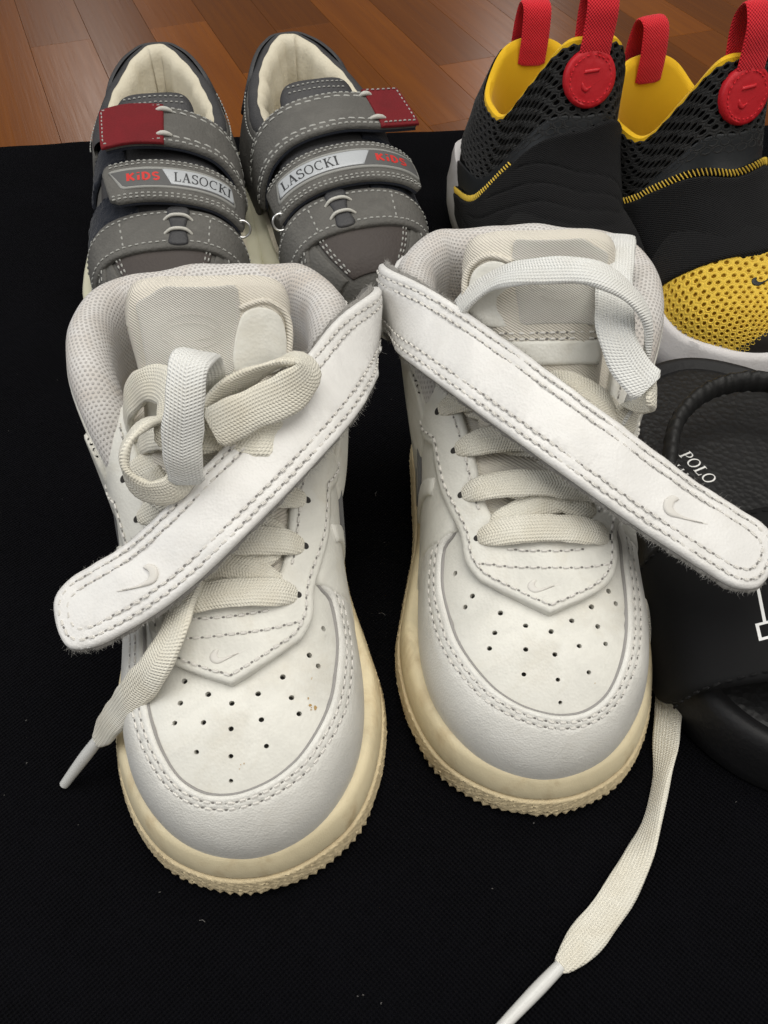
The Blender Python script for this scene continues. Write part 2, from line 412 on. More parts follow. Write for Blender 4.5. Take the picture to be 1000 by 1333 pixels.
def plain(name, col, rough=0.6, spec=0.4, bumpscale=0, bs=0.3, sheen=0.0, var=0.0):
    k = NT(name); b = c4(col)
    if var: b = k.mix(k.noise(90, 5), c4([x*(1-var) for x in col]), c4([min(1, x*(1+var)) for x in col]))
    k.p(Base_Color=b, Roughness=rough); k.b.inputs['Specular IOR Level'].default_value = spec
    if bumpscale: k.p(Normal=k.bump(k.noise(bumpscale, 3), bs, 0.0004))
    if sheen: k.p(Sheen_Weight=sheen, Sheen_Roughness=0.5)
    return k.m
def braid(name, col, dirt, su=420.0, sv=900.0, amt=0.6):
    """braided lace: UV in cm along / across"""
    k = NT(name); uv = k.co(True); s = k.n('ShaderNodeSeparateXYZ', Vector=uv)
    u, v = s.outputs[0], s.outputs[1]
    av = k.math('ABSOLUTE', v)
    ch = k.math('SINE', k.math('ADD', k.math('MULTIPLY', u, 84.0), k.math('MULTIPLY', av, 40.0)))
    row = k.math('SINE', k.math('MULTIPLY', v, 76.0))
    h = k.math('ADD', k.math('MULTIPLY', k.math('ADD', k.math('MULTIPLY', ch, 0.5), 0.5), k.math('MULTIPLY_ADD', row, 0.45, 0.55)), k.math('MULTIPLY', k.noise(900), 0.35))
    f = k.ramp(k.noise(85, 5, 0.6, None, 0.5), [(0.42, 0.0), (0.75, 1.0)])
    base = k.mix(k.math('MULTIPLY', f, 0.6), c4(col), c4(dirt))
    base = k.mix(k.math('MULTIPLY', k.math('SUBTRACT', 1.0, k.math('MINIMUM', h, 1.0)), 0.22), base, c4([x*0.55 for x in dirt]))  # darker where the braid height is low
    k.p(Base_Color=base, Roughness=0.85, Normal=k.bump(h, amt, 0.0006), Sheen_Weight=0.15); k.b.inputs['Specular IOR Level'].default_value = 0.2
    return k.m
def knitmesh(name, col, hole, su=24.0, sv=24.0, depth=0.7, size=(0.18, 0.42), dirt=None, rough=0.8):
    """spacer mesh fabric with small open cells: UV in cm"""
    k = NT(name); uv = k.co(True)
    mp = k.n('ShaderNodeMapping', Vector=uv); mp.inputs['Scale'].default_value = (su, sv, 1); mp.inputs['Rotation'].default_value = (0, 0, 0.35)
    s = k.n('ShaderNodeSeparateXYZ', Vector=mp.outputs[0])
    x, y = s.outputs[0], s.outputs[1]
    hx, hy = k.math('MULTIPLY', x, 0.5), k.math('MULTIPLY', y, 0.866)
    sm = k.math('ADD', k.math('COSINE', x), k.math('ADD', k.math('COSINE', k.math('ADD', hx, hy)), k.math('COSINE', k.math('SUBTRACT', hx, hy))))
    h = k.math('SUBTRACT', 1.0, k.math('DIVIDE', k.math('ADD', sm, 1.5), 4.5))
    f = k.ramp(h, [(size[0], 0.0), (size[1], 1.0)])
    cc = c4(col)
    if dirt: cc = k.mix(k.ramp(k.noise(60, 5, 0.6, None, 0.8), [(0.45, 0.0), (0.7, 0.8)]), c4(col), c4(dirt))
    base = k.mix(f, c4(hole), cc)
    hh = k.math('ADD', f, k.math('MULTIPLY', k.noise(1500), 0.3))
    k.p(Base_Color=base, Roughness=rough, Normal=k.bump(hh, depth, 0.0007), Sheen_Weight=0.1); k.b.inputs['Specular IOR Level'].default_value = 0.2
    return k.m
def weave(name, col, su=60.0, amt=0.5, rough=0.85, var=0.1, sheen=0.1, twill=True):
    k = NT(name); uv = k.co(True); s = k.n('ShaderNodeSeparateXYZ', Vector=uv); u, v = s.outputs[0], s.outputs[1]
    if twill: h = k.math('SINE', k.math('ADD', k.math('MULTIPLY', u, su), k.math('MULTIPLY', v, su*0.7)))
    else: h = k.math('MULTIPLY', k.math('SINE', k.math('MULTIPLY', u, su)), k.math('SINE', k.math('MULTIPLY', v, su)))
    h = k.math('ADD', k.math('MULTIPLY', h, 0.5), k.math('MULTIPLY', k.noise(700), 0.5))
    base = k.mix(k.noise(60, 5), c4([x*(1-var) for x in col]), c4([min(1, x*(1+var)) for x in col]))
    k.p(Base_Color=base, Roughness=rough, Normal=k.bump(h, amt, 0.0004), Sheen_Weight=sheen); k.b.inputs['Specular IOR Level'].default_value = 0.25
    return k.m
# ------------------------------------------------------------------ the setting: laminate floor and the black cloth on it
def wood_mat():
    k = NT('varnished_wood'); c = k.co(); oi = k.n('ShaderNodeObjectInfo')
    off = k.n('ShaderNodeVectorMath', operation='SCALE'); k.set(off.inputs[0], k.n('ShaderNodeCombineXYZ', X=oi.outputs['Random'], Y=oi.outputs['Random'], Z=oi.outputs['Random']).outputs[0]); off.inputs['Scale'].default_value = 7.0
    v = k.n('ShaderNodeVectorMath', operation='ADD'); k.set(v.inputs[0], c); k.set(v.inputs[1], off.outputs[0])
    mp = k.n('ShaderNodeMapping', Vector=v.outputs[0]); mp.inputs['Scale'].default_value = (60, 5, 30)
    g1 = k.noise(1.0, 6, 0.6, mp.outputs[0], 0.9)
    mp2 = k.n('ShaderNodeMapping', Vector=v.outputs[0]); mp2.inputs['Scale'].default_value = (420, 14, 60)
    g2 = k.noise(1.0, 3, 0.6, mp2.outputs[0], 0.2)
    knot = k.n('ShaderNodeTexWave', Vector=mp.outputs[0], Scale=0.9, Distortion=7.0, Detail=3.0).outputs['Fac']
    a = k.mix(g1, (0.27, 0.083, 0.005, 1), (0.12, 0.032, 0.003, 1))
    a = k.mix(k.math('MULTIPLY', knot, 0.35), a, (0.16, 0.048, 0.008, 1))
    a = k.mix(k.math('MULTIPLY', g2, 0.35), a, (0.10, 0.026, 0.005, 1))
    t = k.ramp(oi.outputs['Random'], [(0.0, 0.55), (0.5, 0.8), (1.0, 1.05)])
    a = k.mix(1.0, a, t, 'MULTIPLY')
    k.p(Base_Color=a, Roughness=k.math('MULTIPLY_ADD', g2, 0.12, 0.2), Normal=k.bump(g2, 0.12, 0.0004), Coat_Weight=0.015, Coat_Roughness=0.16); k.b.inputs['Specular IOR Level'].default_value = 0.10
    return k.m
M = {}
M['wood'] = wood_mat()
M['joint'] = plain('dark_joint', (0.05, 0.018, 0.005), 0.7)
fl = put('floor', mesh('floor', [(-70, -20, -0.75), (70, -20, -0.75), (70, 130, -0.75), (-70, 130, -0.75)], [(0, 1, 2, 3)]), M['joint'], smooth=False); fl['kind'] = 'structure'
PW = 3.9
def plank_mesh(L):
    h, w, b = 0.55, PW/2-0.008, 0.012
    V = []; F = []
    for z, i in ((-h, 0), (-b, 0), (0, b)):
        V += [(-w+i, i, z), (w-i, i, z), (w-i, L-0.02-i, z), (-w+i, L-0.02-i, z)]
    for r in (0, 1):
        for j in range(4): F.append((r*4+j, r*4+(j+1) % 4, r*4+4+(j+1) % 4, r*4+4+j))
    F.append((8, 9, 10, 11))
    me = mesh('plank', V, F); me.materials.append(M['wood']); return me
PL = {L: plank_mesh(L) for L in (24.0, 31.0, 38.0)}
ang = math.atan2(0.37, 0.93)                         # strips run away from the camera and to the left
dv = np.array([-math.sin(ang), math.cos(ang)]); pv = np.array([math.cos(ang), math.sin(ang)])
org = np.array([-15.75, 63.5])                       # a corner of one strip seen beside the grey shoe
rr = random.Random(11)
for i in range(-11, 24):
    p0 = org+pv*PW*(i+0.5)
    y = 0.0 if i == 0 else rr.uniform(-30, 0); q = y-62
    while q < 62:
        L = rr.choice([24.0, 31.0, 38.0])
        if i == 0 and q < 0 <= q+L: L = None
        if L is None:
            L = 24.0; q = -24.0
        mid = p0+dv*(q+L/2)
        if mid[1] > 30 and abs(mid[0]) < 70 and mid[1] < 125:
            o = bpy.data.objects.new('plank', PL[L]); COL.objects.link(o); o.parent = fl
            p = p0+dv*q; o.location = (p[0]*CM, p[1]*CM, -0.2*CM); o.rotation_euler = (0, 0, ang)
        q += L

def cloth_mat():
    k = NT('black_cotton'); c = k.co()
    s = k.n('ShaderNodeSeparateXYZ', Vector=c); u, v = s.outputs[0], s.outputs[1]
    h = k.math('MULTIPLY', k.math('SINE', k.math('MULTIPLY', u, 4600.0)), k.math('SINE', k.math('MULTIPLY', v, 4600.0)))
    h = k.math('ADD', k.math('MULTIPLY', h, 0.6), k.math('MULTIPLY', k.noise(420, 7, 0.75), 1.6))
    n = k.ramp(k.noise(28, 7, 0.72, None, 0.6), [(0.3, 0.0), (0.7, 1.0)])
    a = k.mix(n, (0.0008, 0.0008, 0.0016, 1), (0.0034, 0.0034, 0.0055, 1))
    a = k.mix(k.math('MULTIPLY', k.ramp(h, [(0.35, 0.0), (0.9, 1.0)]), 0.5), a, (0.0075, 0.0075, 0.0105, 1))
    k.p(Base_Color=a, Roughness=0.95, Normal=k.bump(h, 1.0, 0.0014), Sheen_Weight=0.006, Sheen_Roughness=0.5); k.b.inputs['Specular IOR Level'].default_value = 0.03
    return k.m
M['cloth'] = cloth_mat()
xs = np.linspace(-34, 36, 150); u = np.linspace(0, 1, 130)
bk = np.interp(xs, [-34, -24, -20.8, -16.8, -5, 4.3, 20, 36], [45.0, 46.1, 46.7, 47.3, 48.1, 48.6, 49.2, 49.8])
XX, UU = np.meshgrid(xs, u, indexing='ij'); YY = -9+UU*(bk[:, None]+9)
ZZ = 0.02*np.sin(YY*1.1+0.7*np.sin(XX*0.35))*np.exp(-((YY-3)/6)**2)+0.028*np.sin(XX*0.5+YY*0.23)*np.sin(YY*0.31-XX*0.13)-0.03+0.012*np.sin(XX*1.7+YY*0.9)
eg = np.minimum(1, (1-UU)*57/0.35); ZZ = np.where(eg < 1, ZZ-0.09*(1-np.sqrt(np.clip(1-(1-eg)**2, 0, 1))), ZZ)
top = np.stack([XX, YY, ZZ], -1)
low = top[:, -1:].copy(); low[..., 2] = -0.196
cl = gridmesh('black_cloth', np.concatenate([top, low], 1), M['cloth'], None)
tag(cl, 'plain black cotton cloth spread over the wooden floor under all the shoes', 'cloth')
M['lint'] = plain('lint', (0.11, 0.105, 0.10), 0.9)
def lint():
    V, F = [], []
    for k in range(130):
        x, y = RNG.uniform(-16, 16), RNG.uniform(2, 30); L = RNG.uniform(0.012, 0.05) if k > 16 else RNG.uniform(0.1, 0.35); a = RNG.uniform(0, 6.3); w = 0.007 if k <= 16 else 0.010
        d = np.array([math.cos(a), math.sin(a), 0]); s = np.array([-d[1], d[0], 0]); c = np.array([x, y, 0.012]); o = len(V)
        V += [c-d*L/2-s*w, c-d*L/2+s*w, c+s*(w+L*0.2)+[0, 0, 0.02], c+s*(-w+L*0.2)+[0, 0, 0.02], c+d*L/2+s*w, c+d*L/2-s*w]
        F += [(o, o+1, o+2, o+3), (o+3, o+2, o+4, o+5)]
    put('lint', mesh('lint', V, F), M['lint'], cl, kind='stuff', smooth=False)
lint()
# ------------------------------------------------------------------ white mid-top sneakers
M['white'] = leather('white_leather', (0.70, 0.69, 0.635), 0.45, 1300, 0.2, (0.46, 0.40, 0.29), 0.40, 0.4, 1.1, 0.05, 0.42)
M['coated'] = leather('white_coated_leather', (0.70, 0.69, 0.65), 0.45, 2000, 0.3, (0.50, 0.45, 0.36), 0.35, 0.4, 0.5, 0.05, 0.42)
M['shaded_lining'] = plain('shaded_lining', (0.03, 0.028, 0.026), 0.9)  # near black puts shade into the perforations, eyelets and shoe inside
M['swoosh_trim'] = plain('grey_trim', (0.11, 0.11, 0.11), 0.7, 0.3, 700, 0.3)
M['raw_edge'] = plain('raw_edge', (0.30, 0.29, 0.28), 0.9, 0.2, 900, 0.5)
M['sole'] = leather('yellowed_rubber', (0.78, 0.68, 0.46), 0.55, 2200, 0.12, (0.44, 0.30, 0.14), 0.85, 0.35, 0.0, 0.10, 0.5)
M['tread'] = leather('yellowed_tread', (0.66, 0.55, 0.35), 0.7, 1500, 0.3, (0.36, 0.26, 0.14), 0.6, 0.3, 0.0, 0.10)
M['thread'] = plain('white_thread', (0.66, 0.64, 0.60), 0.8, 0.2)
M['needle'] = plain('needle_hole_shade', (0.20, 0.19, 0.18), 0.9, 0.1)  # dark dots painted for the shadows in the stitch holes
M['lace'] = braid('white_lace', (0.81, 0.785, 0.69), (0.66, 0.60, 0.47))
M['lace2'] = braid('clean_lace', (0.80, 0.805, 0.78), (0.70, 0.68, 0.62))
M['strap_leather'] = leather('strap_leather', (0.73, 0.72, 0.70), 0.42, 1500, 0.22, (0.52, 0.48, 0.42), 0.25, 0.45, 0.8, 0.04, 0.32)
M['scuff'] = plain('brown_scuff', (0.42, 0.28, 0.12), 0.9, 0.1, 900, 0.5, 0, 0.3)
M['lining'] = knitmesh('lining_mesh', (0.62, 0.60, 0.58), (0.44, 0.42, 0.40), 54, 54, 0.6, (0.25, 0.6), (0.50, 0.44, 0.38))
M['tongue'] = weave('tongue_canvas', (0.66, 0.62, 0.54), 90, 0.55)
M['label'] = weave('woven_label', (0.60, 0.58, 0.53), 110, 0.6)
M['fibre'] = plain('loose_fibre', (0.36, 0.35, 0.33), 0.9)
M['felt'] = plain('felt_backing', (0.27, 0.26, 0.245), 0.95, 0.1, 500, 0.8)

WS = [(0.0, [(0, 1.5), (0, 1.62), (0, 1.72), (0, 1.8), (0, 1.85), (0, 1.88)]),
      (0.8, [(1.782, 1.5), (1.845, 2.15), (1.665, 2.8), (1.26, 3.2), (0.675, 3.42), (0.0, 3.5)]),
      (2.0, [(2.537, 1.5), (2.581, 2.4), (2.314, 3.4), (1.736, 3.9), (0.89, 4.15), (0.0, 4.22)]),
      (3.5, [(2.85, 1.55), (2.867, 2.55), (2.611, 3.65), (1.947, 4.3), (1.018, 4.6), (0.0, 4.7)]),
      (5.0, [(2.866, 1.6), (2.848, 2.8), (2.581, 4.05), (2.002, 4.85), (1.068, 5.25), (0.0, 5.36)]),
      (7.0, [(2.76, 1.7), (2.742, 3.2), (2.613, 4.75), (2.162, 5.75), (1.15, 6.2), (0.0, 6.32)]),
      (9.0, [(2.688, 2.1), (2.765, 3.9), (2.765, 5.6), (2.448, 6.8), (1.344, 7.35), (0.0, 7.5)]),
      (11.0, [(2.695, 2.2), (2.793, 4.2), (2.891, 6.0), (2.548, 7.2), (1.47, 7.9), (0.0, 8.1)]),
      (15.0, [(0, 2.3), (0, 3.5), (0, 5), (0, 6), (0, 7), (0, 7.4)])]
WO = [(0, 0, 0), (0.3, 1.35, 1.35), (1.0, 2.35, 2.4), (2.0, 3.0, 3.05), (3.2, 3.42, 3.45), (4.6, 3.6, 3.6), (6.2, 3.5, 3.4), (8.5, 3.2, 3.05), (11, 3.1, 3.05), (13.5, 3.0, 3.0), (14.8, 2.4, 2.4), (15.5, 1.2, 1.2), (15.8, 0, 0)]
TOE = 0.38                                           # upper starts this far behind the sole's tip
def to_local(root, P):
    r = root.rotation_euler.z; l = root.location; P = np.asarray(P, float)
    x, y = P[..., 0]-l.x/CM, P[..., 1]-l.y/CM
    return np.stack([x*math.cos(r)+y*math.sin(r), -x*math.sin(r)+y*math.cos(r), P[..., 2]-l.z/CM], -1)
def dir_local(root, P):
    r = root.rotation_euler.z; P = np.asarray(P, float); x, y = P[..., 0], P[..., 1]
    return np.stack([x*math.cos(r)+y*math.sin(r), -x*math.sin(r)+y*math.cos(r), P[..., 2]], -1)
def white_base(root, m):
    O = outline(WO, 15.8, 480)
    saw = lambda x: 2*np.abs((x % 1)-0.5)
    def disp(A, k, z):
        if z < 0.30: return (0.085+0.03*np.sin(A*0.9)+0.02*np.sin(A*3.7))*saw(A/0.25)-0.06
        if 0.33 <= z < 0.80: return 0.020*np.sin(A*25)*np.sin(z*70)+0.010*np.sin(A*57+z*40)
        return 0*A
    prof = [(-0.35, 0.0), (-0.05, 0.0), (0.05, 0.05), (0.09, 0.13), (0.09, 0.22), (0.05, 0.28), (0.05, 0.31), (0.10, 0.34)]+[(0.11-0.16*(z-0.38), z) for z in np.arange(0.38, 0.80, 0.045)]+[(0.01, 0.81), (-0.08, 0.83)]
    sole_mesh('outsole', O, prof, M['tread'], root, m, disp=disp)
    prof2 = [(-0.14, 0.80), (-0.06, 0.83), (-0.02, 0.88), (-0.01, 1.0), (-0.05, 1.3), (-0.13, 1.6), (-0.20, 1.74), (-0.30, 1.81), (-0.6, 1.82)]
    zf = lambda y, z: z+np.interp(y, [0, 6, 12, 15.8], [0, 0.1, 0.6, 0.8])*(z > 0.85)*(z-0.82)
    sole_mesh('midsole', O, prof2, M['sole'], root, m, zf=zf)
class Off(Surf):
    """a surface shifted in y"""
    def __init__(self, S, dy): self.S, self.dy = S, dy
    def q(self, p): return self.S.q(p)
    def map(self, a, b):
        P, N = self.S.map(a, b); return P+np.array([0, self.dy, 0]), N
RT = [(2.5, 8.5, 5.9), (3.2, 9.7, 7.3), (3.66, 11.4, 8.05), (3.55, 13.0, 8.2), (2.75, 14.05, 8.3), (1.3, 14.3, 8.35), (0, 14.35, 8.4)]
RB = [(2.85, 8.7, 2.0), (2.85, 9.8, 2.0), (2.85, 11.2, 2.0), (2.8, 12.8, 2.05), (2.35, 14.2, 2.1), (1.2, 15.1, 2.1), (0, 15.35, 2.1)]
class Ring(Surf):
    """shaft wall of the ankle: a = cm round the collar (0 at the heel), b = cm up from the sole"""
    W = 11.0
    def __init__(self, m=1, rt=RT, rb=RB, H=6.4, bulge=0.12):
        f = lambda T: np.vstack([np.array(T)*[-1, 1, 1], np.array(T)[::-1][1:]])
        self.T, self.Bs, self.m, self.H, self.bulge = f(rt), f(rb), m, H, bulge
        A = arclen(self.T); self.k = (A-A[-1]/2); self.W = A[-1]/2
    def pos(self, a, b):
        a, b = np.broadcast_arrays(np.asarray(a, float), np.asarray(b, float)); sh = a.shape; a, b = a.ravel(), b.ravel()
        t = herm(self.k, self.T, a); q = herm(self.k, self.Bs, a); f = (b/self.H)[:, None]
        P = q+(t-q)*f; c = unit(P-np.array([0, 11.3, 0]))*[1, 1, 0]; P = P+c*(self.bulge*np.sin(np.pi*np.clip(f, 0, 1)))
        P[:, 0] *= self.m
        return P.reshape(sh+(3,))
    def map(self, a, b):
        P, N = Surf.map(self, a, b); c = P-np.array([0, 11.3, 0]); c[..., 2] = 0
        sg = np.sign(np.sum(N*c, -1, keepdims=True)); sg[sg == 0] = 1
        return P, N*sg
VAMP = [(5.6, -1.5), (5.16, -1.9), (5.0, -2.2), (4.34, -2.31), (3.34, -2.2), (2.36, -2.06), (1.68, -1.75), (1.18, -1.35), (0.85, -0.71), (0.7, 0.2), (0.8, 1.05), (1.11, 1.55), (1.71, 1.8), (2.59, 1.9), (3.4, 1.9), (4.32, 1.85), (5.0, 1.8), (5.6, 1.4)]
STAY_OUT = [(9.7, -2.35), (8.9, -2.5), (8.3, -2.5), (7.6, -2.08), (6.47, -2.02), (5.74, -1.84), (5.0, -1.63), (4.3, -1.56), (3.77, -1.32), (3.31, -0.75), (2.99, -0.3), (2.79, 0.05), (3.06, 0.54), (3.56, 1.2), (3.95, 1.45), (4.4, 1.55), (5.07, 1.55), (5.74, 1.75), (6.47, 1.95), (7.6, 2.08), (8.3, 2.5), (8.9, 2.5), (9.7, 2.35)]
STAY_IN = [(9.7, 1.35), (8.5, 1.28), (6.9, 1.15), (6.1, 1.06), (5.4, 0.95), (5.02, 0.78), (4.88, 0.4), (4.86, 0), (4.88, -0.4), (5.02, -0.8), (5.44, -1.02), (6.08, -1.14), (6.9, -1.22), (8.46, -1.38), (9.7, -1.4)]
PERF = [(4.18, -1.92), (3.47, -1.53), (3.24, -1.73), (2.94, -0.97), (2.46, -1.16), (2.11, -1.34), (2.57, -0.46), (2.01, -0.52), (1.48, -0.63), (2.42, 0.09), (1.89, 0.15), (1.36, 0.22), (0.92, 0.3), (2.71, 0.56), (2.11, 0.73), (1.56, 1.0), (3.12, 1.02), (2.64, 1.16), (2.24, 1.36), (3.59, 1.42), (3.32, 1.6)]
SWOOSH = [(0.00, 0.06), (-0.03, 0.16), (0.02, 0.27), (0.12, 0.31), (0.30, 0.24), (0.72, 0.02), (0.34, 0.17), (0.20, 0.19), (0.13, 0.16), (0.12, 0.08), (0.16, 0.0), (0.06, 0.0)]
def swoosh(S, a0, b0, ax, bx, scale, parent, h, th=0.05):
    """hooked tick, first axis ax and second bx in the surface's own directions"""
    p = np.array(SWOOSH)*scale; L = np.array([a0, b0])+p[:, :1]*np.array(ax)+p[:, 1:]*np.array(bx)
    L = curve(L, 44, closed=True)
    o = patch('swoosh_embroidery', L, S, M['thread'], parent, thick=th, r=0.05, base=h, res=0.09, drop=0.02)
    return o
def white_upper(root, m):
    B = Off(Body(WS, 15.0, m), TOE)
    s = np.linspace(0, 6*np.arccos(1-2*9.7/15), 60); b = np.linspace(-4.3, 4.3, 56)
    P, N = B.map(*np.meshgrid(s, b, indexing='ij')); gridmesh('inner_lining', P-N*0.1, M['shaded_lining'], root)
    q = B.q
    vc = curve(q(VAMP), 90)
    # perforated vamp panel
    holes = []
    for h in PERF:
        c = q([h])[0]; holes.append([(c[0]+0.062*math.cos(k*math.pi/5), c[1]+0.062*math.sin(k*math.pi/5)) for k in range(10)])
    big = inset(vc, 0.25 if True else 0)
    cen = vc.mean(0); big = cen+(vc-cen)*1.12
    vp = patch('vamp', np.vstack([big, q([(6.2, 1.2), (6.2, -1.2)])]), B, M['white'], root, thick=0.07, r=0.05, res=0.16, holes=holes, drop=0.09,
               relief=lambda a, b: -0.035*np.exp(-((a-5.2+0.35*np.sin(b*1.7+m)+0.05*b)/0.07)**2)-0.03*np.exp(-((a-5.9+0.3*np.sin(b*1.9-1))/0.06)**2)-0.024*np.exp(-((a-4.75+0.25*np.sin(b*2.3+1))/0.06)**2)*(np.abs(b) < 1.4)+0.01*np.sin(a*3+b*2))
    # toe cap round it
    out = q([(6.6, -4.3), (5, -4.3), (3, -4.3), (1.5, -4.3), (0.5, -4.3), (0, -4.3), (0, -2.5), (0, 0), (0, 2.5), (0, 4.3), (0.5, 4.3), (1.5, 4.3), (3, 4.3), (5, 4.3), (6.6, 4.3)])
    rimline = np.vstack([q([(6.6, -1.6)]), vc, q([(6.6, 1.5)])])
    tc = patch('toe_cap', np.vstack([rimline[::-1], out[:]]), B, M['coated'], root, thick=0.20, r=0.10, res=0.24, rim=rimline, edge=0.55, drop=0.0,
               grooves=[(inset(vc[4:-4], 0.2), 0.05), (inset(vc[4:-4], 0.40), 0.05)])
    patch('cut_edge', np.vstack([inset(vc[2:-2], 0.03), inset(vc[2:-2], -0.045)[::-1]]), B, M['raw_edge'], tc, thick=0.13, r=0.03, res=0.2, drop=0.0)
    stitches(B, [inset(vc[4:-4], 0.2), inset(vc[4:-4], 0.40)], tc, M['thread'], M['needle'], h=0.175, pitch=0.27, rad=0.034)
    # quarters: side walls behind the toe cap
    for sg in (-1, 1):
        L = q([(5.2, sg*1.7), (9.7, sg*1.7), (9.7, sg*4.3), (7.5, sg*4.3), (5.4, sg*4.3), (5.5, sg*3.2), (5.15, sg*2.3)])
        patch('quarter', L, B, M['white'], root, thick=0.235, r=0.1, res=0.35, edge=0.5)
        ln = curve(q([(6.7, sg*2.3), (7.3, sg*3.0), (8.2, sg*4.2)]), 30)
        patch('side_seam', np.vstack([inset(ln, 0.16), inset(ln, -0.16)[::-1]]), B, M['white'], root, thick=0.09, r=0.07, base=0.23, res=0.2)
        ln = curve(q([(9.7, sg*3.1), (8.9, sg*2.95), (8.2, sg*3.05), (7.75, sg*3.4), (8.0, sg*3.75), (8.8, sg*3.6), (9.7, sg*3.5)]), 50)
        patch('side_swoosh', ln, B, M['coated'], root, thick=0.10, r=0.05, base=0.235, res=0.2)
        patch('swoosh_edge', np.vstack([inset(ln, -0.05)[2:-2], inset(ln, 0.05)[2:-2][::-1]]), B, M['swoosh_trim'], root, thick=0.12, r=0.03, base=0.235, res=0.2)
    # eyestay with the pointed front
    so = np.vstack([curve(q(STAY_OUT[:4]), 14)[:-1], curve(q(STAY_OUT[3:9]), 24)[:-1], curve(q(STAY_OUT[8:12]), 16)[:-1], curve(q(STAY_OUT[11:15]), 16)[:-1], curve(q(STAY_OUT[14:20]), 24)[:-1], curve(q(STAY_OUT[19:]), 14)])
    si = curve(q(STAY_IN), 80)
    ey = patch('eyestay', np.vstack([so, si]), B, M['white'], root, thick=0.17, r=0.09, base=0.20, res=0.22, edge=0.5, drop=0.14,
               relief=lambda a, b: 0.012*np.sin(a*3.1+b*2.0)*np.sin(b*4.3))
    stitches(B, [inset(so, -0.17)[2:-2]], ey, M['thread'], M['needle'], h=0.375, pitch=0.27)
    row = curve(q([(4.2, -1.40), (3.98, -0.65), (3.93, 0.05), (4.0, 0.8), (4.2, 1.35)]), 40)
    row2 = curve(q([(4.42, -0.75), (4.34, -0.3), (4.34, 0.3), (4.42, 0.75)]), 30)
    stitches(B, [row, row2, inset(si, -0.15)[3:30], inset(si, -0.15)[50:-3]], ey, M['thread'], M['needle'], h=0.37, pitch=0.27)
    a = q([(3.62, 0.02)])[0]
    swoosh(B, a[0], a[1]-0.36*1.0, (0, 1.0), (-1.0, 0), 1.0, ey, 0.36) if m > 0 else swoosh(B, a[0], a[1]+0.36, (0, -1.0), (-1.0, 0), 1.0, ey, 0.36)
    # tongue base under the laces
    L = q([(4.9, -1.2), (9.7, -1.7), (9.7, 1.7), (4.9, 1.2)])
    patch('tongue_base', L, B, M['tongue'], root, thick=0.14, r=0.15, res=0.3)
    return B
def white_shaft(root, m):
    R = Ring(m)
    W = R.W
    sh = patch('ankle_shaft', [(-W, 0), (W, 0), (W-0.1, 4.9), (W-0.5, 5.9), (W-1.2, 6.3), (-W+1.2, 6.3), (-W+0.5, 5.9), (-W+0.1, 4.9)], R, M['white'], root, thick=0.16, r=0.14, res=0.4)
    # leather edge tabs at the two front corners of the collar
    for sg in (-1, 1):
        ln = [(sg*(W-0.5), 3.5), (sg*(W-0.5), 5.0), (sg*(W-0.8), 5.9), (sg*(W-1.5), 6.25), (sg*(W-2.0), 6.0), (sg*(W-1.9), 3.5)]
        t = patch('collar_tab', curve(ln, 50, closed=True), R, M['white'], root, thick=0.12, r=0.1, base=0.14, res=0.25)
    # padded mesh lining rolled over the rim
    n = 110; a = np.linspace(-W+0.05, W-0.05, n); T, N = R.map(a, np.full(n, 6.4)); inn = -N*np.array([1, 1, 0]); inn = unit(inn)
    prof = np.array([(0.06, -0.55), (-0.10, -0.25), (-0.06, 0.12), (0.16, 0.40), (0.48, 0.50), (0.80, 0.40), (1.02, 0.10), (1.10, -0.5), (1.05, -1.4), (0.85, -3.0), (0.6, -5.6)])
    prof = curve(prof, 34)
    e = np.clip((W-np.abs(a))/0.8, 0, 1); e = np.sqrt(1-(1-e)**2)
    P = T[:, None]+inn[:, None]*(prof[None, :, :1]*(0.04+0.96*e)[:, None, None])
    lump = 1+0.06*np.sin(a*1.9+1)+0.05*np.sin(a*4.1)
    P[..., 2] += prof[None, :, 1]*(np.where(prof[None, :, 1] > 0, (0.5+0.5*e)[:, None]*lump[:, None], 1))
    uv = np.stack(np.broadcast_arrays(a[:, None], arclen(prof)[None]), -1)
    gridmesh('collar_lining', P, M['lining'], root, uv=uv)
    O = outline(WO, 15.8, 60)*0.82+[0, 1.4]
    put('insole', mesh('insole', np.c_[O[:, 0]*m, O[:, 1], np.full(60, 2.05)], [tuple(range(60))]), M['shaded_lining'], root, smooth=False)
    return R
